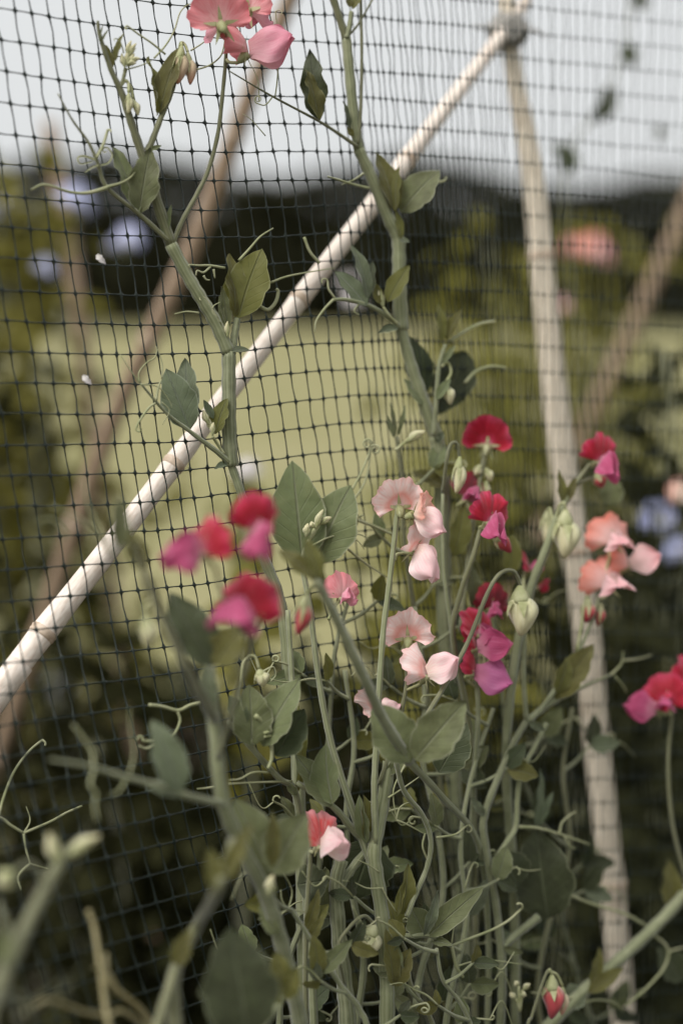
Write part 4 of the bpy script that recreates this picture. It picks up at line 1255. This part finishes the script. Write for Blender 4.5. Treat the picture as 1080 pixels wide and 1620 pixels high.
tendril(G, [(884, 1320, -.06), (888, 1302, -.06), (900, 1290, -.06), (910, 1284, -.06)], 2.0)
tendril(G, [(892, 1324, -.06), (902, 1340, -.06), (910, 1342, -.06)], 1.8)
tendril(G, [(892, 1412, -.05), (930, 1428, -.05), (985, 1445, -.05), (1010, 1458, -.05), (1030, 1472, -.05)], 2.4, end=.8)
stem(G, [(796, 1498, -.06), (815, 1480, -.06), (835, 1464, -.06), (852, 1450, -.06)], 4.4, 5.2, 'stem', True, 'petiole')
leaf(G, (796, 1500, -.062), (828, 1508, -.062), 12, 'leaf_grey', name='stipule')
leaf(G, (766, 1290, -.062), (745, 1262, -.062), 13, 'leaf_blue', name='stipule')
leaf(G, (836, 1142, -.062), (862, 1156, -.062), 12, 'leaf_blue', name='stipule')
leaf(G, (742, 1450, -.05), (772, 1390, -.05), 24, 'leaf_blue', (-.2, .2))
tendril(G, [(735, 1405, -.07), (742, 1380, -.07), (748, 1366, -.07)], 1.2, (5, .6, -1))
tendril(G, [(690, 1325, -.08), (720, 1320, -.08), (738, 1306, -.08)], 1.6, (6, .8, -1))
tendril(G, [(965, 1068, -.06), (982, 1050, -.06), (985, 1030, -.06)], 2.0)
tendril(G, [(985, 1045, -.06), (1010, 1042, -.06), (1030, 1036, -.06)], 1.8)
tendril(G, [(972, 1070, -.06), (985, 1085, -.06), (990, 1095, -.06)], 1.6)

J = vine('shoot with crimson and magenta flower in front of the pole', (840, 1400))
stem(J, [(815, 1600, -.02), (812, 1400, -.03), (800, 1200, -.05), (815, 1040, -.06), (838, 935, -.065), (862, 872, -.07), (884, 812, -.07), (905, 770, -.07)], 6, 5.6, to_ground=True)
stem(J, [(904, 772, -.07), (922, 748, -.07), (932, 735, -.07)], 3, 2.2, 'stem_olive', False, 'flower_stalk')
stem(J, [(910, 768, -.07), (930, 758, -.07), (944, 758, -.07)], 2.2, 2, 'stem_olive', False, 'flower_stalk')
flower(J, 946, 730, -.075, 14.5, 34, 4, 26, 'red', (932, 738, -.07), .2, -.05, .5, .35, ruff=1.1, wing_len=1.5, ban=1.12)
bud(J, (942, 748), (952, 772), -.07, 22, 'bud_red', None, .4, 'flower_bud')
leaf(J, (889, 800, -.07), (884, 742, -.07), 15, 'leaf_olive', (.5, 0))
leaf(J, (898, 792, -.072), (910, 754, -.072), 13, 'leaf_olive', (-.3, 0))
bud(J, (894, 806), (892, 884), -.08, 40, 'bud_cream', [(880, 822, -.07), (884, 800, -.075), (892, 796, -.08)], .4, 'flower_bud')
bud(J, (866, 806), (862, 860), -.04, 22, 'bud_cream', [(875, 830, -.06), (870, 806, -.05)], .4, 'flower_bud')
leaf(J, (960, 800, -.03), (968, 752, -.03), 40, 'leaf_grey', (.2, 0))
flower(J, 836, 900, -.03, 11, 80, 0, -10, 'red', (830, 940, -.05), .3, .1)
flower(J, 852, 930, -.03, 8, 60, -10, 40, 'red', (836, 940, -.05), .1, .3, wings=False)

K = vine('crimson vine behind the pale pink blossoms, soft with distance', (760, 1300))
stem(K, [(752, 1500, -.02), (750, 1300, -.03), (742, 1150, -.04), (716, 1010, -.05), (728, 940, -.06), (748, 880, -.07), (760, 836, -.07)], 4.4, 3.0, 'stem_olive', False, to_ground=True)
flower(K, 772, 826, -.085, 14.5, 28, 6, 22, 'red', (760, 838, -.075), .2, .05, .5, .5, ruff=1.3, wing_len=1.4, ban=1.12)
bud(K, (778, 846), (808, 874), -.078, 22, 'bud_red', [(762, 836, -.075)], .3, 'flower_bud')
stem(K, [(728, 1000, -.04), (738, 900, -.035), (752, 800, -.03), (764, 730, -.025), (768, 712, -.025)], 3.0, 3.0, 'stem_olive', False, 'flower_stalk')
flower(K, 770, 706, -.025, 17, 170, 8, 6, 'red', (768, 720, -.025), .3, -.1, wings=False, ruff=.8, ban=1.05)
flower(K, 738, 788, -.03, 16.5, 10, 30, 30, 'dark', (756, 790, -.03), .1, .2, .35, .5, wing_len=1.1)
for (a, b) in (((760, 735), (750, 752)), ((768, 740), (776, 762)), ((770, 760), (764, 785)), ((760, 765), (752, 788))):
    bud(K, a, b, -.028, 13, 'bud_cream', None, .5, 'flower_bud')
leaf(K, (718, 880, -.03), (735, 800, -.03), 34, 'leaf_olive', (.3, .1))
leaf(K, (740, 880, -.02), (735, 820, -.02), 34, 'leaf_olive', (-.3, .1))
leaf(K, (700, 770, -.02), (652, 744, -.02), 26, 'leaf_olive', (.2, .6))
leaf(K, (805, 910, -.03), (812, 845, -.03), 30, 'leaf_olive', (.2, .1))
leaf(K, (745, 960, -.03), (748, 890, -.03), 24, 'leaf_grey', (.6, .1))
stem(K, [(700, 780, -.05), (706, 730, -.06), (712, 704, -.06), (722, 702, -.06), (727, 724, -.06)], 2.2, 2.0, 'stem_olive', False, 'flower_stalk')
stem(K, [(716, 1010, -.05), (702, 900, -.05), (700, 780, -.05)], 3, 2.2, 'stem', False, 'side_shoot')
bud(K, (727, 722), (721, 781), -.065, 20, 'bud_cream', None, .5, 'flower_bud')
L1 = vine('stalk with the stacked cluster of crimson and mauve flowers', (760, 1300))
stem(L1, [(742, 1500, -.01), (744, 1350, -.03), (750, 1220, -.05), (756, 1130, -.06), (752, 1040, -.06), (760, 960, -.06)], 4.0, 2.6, 'stem', False, to_ground=True)
flower(L1, 756, 1004, -.062, 15, 40, 0, -18, 'red', (752, 1030, -.06), .3, .3, .25, .2, ruff=.8, wing_len=1.0)
flower(L1, 752, 1024, -.070, 14.5, 76, 6, -2, 'red', (752, 1040, -.06), .5, .1, .3, .05, wing_len=1.7, ban=.8)
flower(L1, 748, 1064, -.066, 15, 72, -2, 8, 'mauve', (756, 1090, -.06), .5, .1, .35, .1, wing_len=1.8, ban=.9)
flower(L1, 776, 962, -.045, 14, 20, 0, 10, 'dark', (760, 975, -.055), .2, .1, .3, .3, wing_len=.9)

Q = vine('stalk at the right edge with crimson banner and magenta wings', (1070, 1500))
stem(Q, [(1120, 1560, -.08), (1092, 1420, -.08), (1064, 1310, -.08), (1056, 1210, -.08), (1062, 1130, -.08), (1066, 1116, -.08)], 3.2, 2.4, 'stem_olive', False, to_ground=True)
flower(Q, 1052, 1112, -.085, 17, -14, 8, 8, 'red', (1064, 1122, -.08), .25, .1, .35, .3, ruff=.9, wing_len=.7, ban=1.05)
flower(Q, 1040, 1122, -.082, 14, -84, 6, 0, 'red', (1062, 1128, -.08), .5, .1, .3, .0, wing_len=1.8, ban=.8)
flower(Q, 1088, 1080, -.082, 16, 30, 8, 10, 'red', (1068, 1118, -.08), .25, .1, .3, .3)
S1 = vine('thick pale stem slanting across the lower right corner', (930, 1580))
stem(S1, [(800, 1690, -.05), (860, 1630, -.055), (912, 1578, -.06), (960, 1535, -.06), (1010, 1490, -.06), (1060, 1440, -.06), (1110, 1380, -.06)], 8, 7, to_ground=True)
leaf(S1, (930, 1570, -.065), (985, 1530, -.065), 22, 'leaf_olive', (-.1, .5))
leaf(S1, (935, 1560, -.065), (950, 1500, -.065), 20, 'leaf_olive', (.3, .1))
leaf(S1, (925, 1572, -.062), (888, 1585, -.062), 36, 'leaf_blue', (.1, .7))
leaf(S1, (1060, 1440, -.05), (1058, 1360, -.05), 34, 'leaf_olive', (.3, .1))
leaf(S1, (1080, 1550, -.05), (1040, 1500, -.05), 44, 'leaf_dark', (.2, .2))
tendril(S1, [(1030, 1476, -.06), (1055, 1500, -.06), (1050, 1530, -.06), (1020, 1565, -.06), (990, 1590, -.06)], 2.2, end=.7)
tendril(S1, [(1056, 1506, -.06), (1075, 1500, -.06), (1095, 1500, -.06)], 1.6)
tendril(S1, [(910, 1580, -.06), (880, 1575, -.06), (840, 1570, -.06)], 2)
tendril(S1, [(905, 1592, -.06), (940, 1582, -.06), (970, 1586, -.06), (985, 1600, -.06)], 2)
T1 = vine('hooked stalk with red-tinged buds hanging at the bottom right', (850, 1610))
stem(T1, [(826, 1660, -.10), (840, 1610, -.10), (856, 1560, -.10), (866, 1536, -.10), (874, 1540, -.10)], 2.4, 1.8, 'stem_olive', False, to_ground=True)
bud(T1, (872, 1542), (872, 1612), -.10, 32, 'bud_red', [(864, 1540, -.10), (869, 1534, -.10)], .22, 'flower_bud')
bud(T1, (889, 1560), (888, 1606), -.10, 17, 'bud_rose', [(866, 1536, -.10), (880, 1542, -.10)], .5, 'flower_bud')
for (a, b) in (((820, 1560), (814, 1552)), ((826, 1566), (838, 1556)), ((822, 1572), (832, 1575)), ((816, 1580), (806, 1570))):
    bud(T1, a, b, -.08, 9, 'bud_cream', [(822, 1600, -.08)], .6, 'flower_bud')

# ---- nearest, strongly blurred growth at the bottom left
F1 = vine('very blurred near stem with hooked buds at the lower left corner', (20, 1600))
stem(F1, [(-30, 1700, -.11), (-5, 1570, -.11), (30, 1490, -.11), (62, 1425, -.11), (95, 1365, -.11)], 6.2, 5, 'stem_olive', to_ground=True)
stem(F1, [(72, 1405, -.11), (64, 1380, -.11), (44, 1366, -.11), (22, 1380, -.11)], 2.8, 2.2, 'stem_olive', False, 'flower_stalk')
stem(F1, [(95, 1368, -.11), (110, 1345, -.11), (135, 1325, -.11)], 4, 4, 'stem_olive', False, 'flower_stalk')
bud(F1, (96, 1372), (78, 1318), -.11, 20, 'bud_cream', None, .8, 'flower_bud')
bud(F1, (104, 1356), (158, 1322), -.11, 18, 'bud_cream', None, .8, 'flower_bud')
bud(F1, (22, 1378), (-4, 1400), -.11, 30, 'bud_cream', None, .5, 'flower_bud')
stem(F1, [(22, 1500, -.11), (10, 1462, -.11), (-5, 1430, -.11)], 3, 2, 'stem_olive', False, 'side_shoot')
stem(F1, [(-10, 1590, -.11), (30, 1575, -.11), (48, 1610, -.11)], 3, 2, 'stem_olive', False, 'side_shoot')
leaf(F1, (-10, 1520, -.11), (15, 1475, -.11), 40, 'leaf_grey')
tendril(F1, [(-40, 1640, -.09), (-75, 1540, -.02), (-70, 1430, .05), (-45, 1345, .09), (-14, 1303, .10)], 2.6, end=.75)
tendril(F1, [(-14, 1303, .10), (0, 1293, .10), (18, 1306, .10), (38, 1318, .10)], 1.9, end=.9)
tendril(F1, [(-2, 1292, .10), (6, 1262, .10), (22, 1222, .10), (45, 1190, .10), (66, 1172, .10)], 1.7, (6, .4, -1), end=.8)
tendril(F1, [(38, 1318, .10), (80, 1300, .10), (105, 1286, .10), (130, 1275, .10)], 1.8, end=.8)
tendril(F1, [(38, 1318, .10), (41, 1342, .10), (48, 1366, .10)], 1.8)
tendril(F1, [(48, 1366, .10), (62, 1370, .10), (76, 1374, .10)], 1.3)
tendril(F1, [(48, 1366, .10), (30, 1386, .10), (34, 1408, .10)], 1.6)
tendril(F1, [(38, 1318, .10), (48, 1298, .10), (42, 1276, .10)], 1.1)
U1 = vine('blurred near stem and broad leaf at the bottom beside the centre', (290, 1620))
stem(U1, [(285, 1720, -.11), (276, 1600, -.11), (278, 1535, -.11), (312, 1465, -.11), (345, 1405, -.19), (370, 1330, -.18)], 7, 5, 'stem_olive', to_ground=True)
stem(U1, [(230, 1680, -.11), (256, 1600, -.11), (278, 1530, -.11)], 5, 5, 'stem_olive', False, 'side_shoot')
leaf(U1, (392, 1640, -.17), (364, 1468, -.17), 96, 'leaf_dark', (.1, .2), .2)
leaf(U1, (345, 1410, -.19), (330, 1340, -.19), 24, 'leaf_olive', (.4, 0))
leaf(U1, (352, 1400, -.19), (398, 1300, -.19), 22, 'leaf_olive', (-.4, 0))
leaf(U1, (278, 1530, -.11), (300, 1470, -.11), 26, 'leaf_olive', (-.2, 0))
for (a, b) in (((448, 1560), (436, 1505)), ((446, 1580), (470, 1530)), ((440, 1600), (412, 1560))):
    leaf(U1, (*a, -.15), (*b, -.15), 28, 'leaf_olive', (.2, .1))
stem(U1, [(300, 1700, -.15), (400, 1640, -.15), (446, 1580, -.15), (450, 1540, -.15)], 4, 3, 'stem', False, 'side_shoot')
V1 = vine('dry yellowish stems crossing at the bottom left', (170, 1620))
stem(V1, [(178, 1680, -.08), (168, 1600, -.08), (160, 1540, -.08), (150, 1470, -.08), (140, 1440, -.08)], 3, 2.2, 'dry', False, to_ground=True)
stem(V1, [(250, 1640, -.08), (225, 1600, -.08), (190, 1570, -.08), (163, 1545, -.08)], 3.4, 2, 'dry', False, 'dry_stalk')
stem(V1, [(235, 1630, -.08), (195, 1600, -.08), (170, 1606, -.08), (130, 1600, -.08), (80, 1582, -.08), (55, 1590, -.08)], 2.4, 1.6, 'dry', False, 'dry_stalk')
stem(V1, [(185, 1570, -.08), (175, 1545, -.08), (160, 1532, -.08), (150, 1530, -.08)], 2.4, 1.2, 'dry', False, 'dry_stalk')
stem(V1, [(166, 1560, -.08), (168, 1530, -.08), (168, 1508, -.08)], 2.4, 2.0, 'dry', False, 'dry_stalk')

# ---- fine growth woven through the lower middle
def fill_vine(label, pts, seed, w=4.5, gap=85, lsize=(34, 62), mats=('leaf_dark', 'leaf_grey', 'leaf_dark', 'leaf_dark', 'leaf_olive')):  # mostly dark leaves by default: shade low in the tangle painted in as colour
    rr = random.Random(seed)
    t = vine(label, pts[0])
    stem(t, pts, w, w * .55, rr.choice(('stem', 'stem', 'stem_olive')), True, to_ground=True)
    P = catmull([Vector((p[0], p[1], p[2])) for p in pts], 8)
    acc, k = 30.0, 0
    for i in range(1, len(P)):
        acc += (Vector(P[i][:2]) - Vector(P[i - 1][:2])).length
        if acc > gap:
            acc = rr.uniform(-20, 10)
            k += 1
            sg = 1 if k % 2 else -1
            x, y, d = P[i]
            ex, ey = x + sg * rr.uniform(30, 60), y - rr.uniform(10, 45)
            stem(t, [(x, y, d), ((x + ex) / 2, (y + ey) / 2 + 4, d), (ex, ey, d - .005)], 2.6, 1.8, 'stem', False, 'petiole')
            for q in (-1, 1):
                L = rr.uniform(*lsize)
                an = math.atan2(ey - y, ex - x) + q * rr.uniform(.5, 1.0)
                leaf(t, (ex, ey, d - .005), (ex + math.cos(an) * L, ey + math.sin(an) * L, d - .005 + rr.uniform(-.01, .01)), L * rr.uniform(.4, .62), rr.choice(mats), (rr.uniform(-.7, .7), rr.uniform(-.2, .7)), rr.uniform(.15, .4))
            ux, uy = ex + sg * rr.uniform(20, 50), ey - rr.uniform(-10, 30)
            tendril(t, [(ex, ey, d - .005), ((ex + ux) / 2, (ey + uy) / 2 - 4, d - .006), (ux, uy, d - .008)], 1.5, (rr.uniform(4, 8), rr.uniform(.4, 1.3), rr.choice((-1, 1))), end=.7)
            if rr.random() < .6:
                tendril(t, [(ux, uy, d - .006), (ux + sg * 20, uy + rr.uniform(-30, 30), d - .006), (ux + sg * 40, uy + rr.uniform(-30, 30), d - .006)], 1.1)
    return t
fill_vine('slim vine weaving behind the ribbed stem under the red and pink flower', [(560, 1660, -.03), (575, 1520, -.035), (555, 1400, -.035), (548, 1280, -.03), (560, 1180, -.025), (545, 1060, -.02)], 1)
fill_vine('leafy vine behind the curved green shoot in the lower middle', [(650, 1660, -.05), (665, 1540, -.05), (700, 1420, -.045), (690, 1300, -.04), (668, 1200, -.035), (672, 1090, -.03), (655, 960, -.02)], 2)
fill_vine('thin vine leaning right between the forked stem and the curved shoot', [(700, 1660, -.07), (715, 1560, -.07), (738, 1450, -.065), (728, 1340, -.06), (745, 1230, -.055), (780, 1120, -.05)], 3, 4)
fill_vine('low leafy vine spreading across the bottom under the cream bud', [(590, 1670, -.1), (570, 1600, -.1), (540, 1560, -.1), (500, 1500, -.095), (462, 1440, -.09)], 4, 4, 60, (28, 48))
fill_vine('vine with small leaves at the bottom below the coiled tendril', [(690, 1680, -.09), (680, 1610, -.09), (650, 1560, -.09), (640, 1500, -.085), (600, 1440, -.08)], 5, 3.5, 55, (24, 44))
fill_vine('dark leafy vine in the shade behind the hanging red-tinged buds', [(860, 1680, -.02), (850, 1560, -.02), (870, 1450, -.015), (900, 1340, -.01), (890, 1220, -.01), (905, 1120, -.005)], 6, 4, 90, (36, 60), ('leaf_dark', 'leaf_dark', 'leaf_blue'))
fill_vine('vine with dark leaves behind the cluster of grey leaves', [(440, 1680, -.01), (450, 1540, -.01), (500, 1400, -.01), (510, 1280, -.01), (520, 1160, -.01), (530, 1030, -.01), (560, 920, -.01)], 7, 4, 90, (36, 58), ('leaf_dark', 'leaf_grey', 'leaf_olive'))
fill_vine('short leafy shoot at the bottom edge right of the ribbed stem', [(760, 1700, -.1), (750, 1640, -.1), (730, 1590, -.1), (700, 1550, -.1), (690, 1500, -.1)], 8, 3.5, 50, (24, 44))
fill_vine('soft vine standing between the pole and the stalk of salmon blossoms', [(950, 1680, .02), (900, 1500, .02), (850, 1300, .01), (800, 1150, 0), (790, 1040, 0), (770, 930, 0)], 9, 4, 90, (36, 60), ('leaf_dark', 'leaf_grey', 'leaf_olive'))
fill_vine('shoot with narrow young leaves behind the topmost pale pink blossom', [(690, 1200, 0), (660, 1000, 0), (640, 860, -.01), (636, 760, -.015), (628, 690, -.015)], 10, 3.5, 80, (30, 52), ('leaf_olive', 'leaf_grey'))
for (a, b) in (((625, 690), (618, 636)), ((628, 690), (642, 640)), ((622, 692), (612, 655))):
    leaf(B, (*a, -.015), (*b, -.015), 8, 'leaf_grey', (.3, 0))
bud(B, (640, 700), (672, 682), -.02, 13, 'bud_cream', [(625, 712, -.02)], .6, 'flower_bud')
# scraps of dried petal caught on the net
for (x, y, lab) in ((137, 600, 'tiny white petal scrap caught on the net at the left'), (159, 409, 'tiny pale husk caught on the net under the lilac flowers')):
    a, b, c = leaf_mesh(PN((x - 6, y - 6, -.002)), PN((x + 8, y + 8, -.006)), 0.004, BK, .5, .3, .1)
    o = mesh_obj('petal_scrap', a, b, 'white', None, c)
    o['label'] = lab
    o['category'] = 'petal'
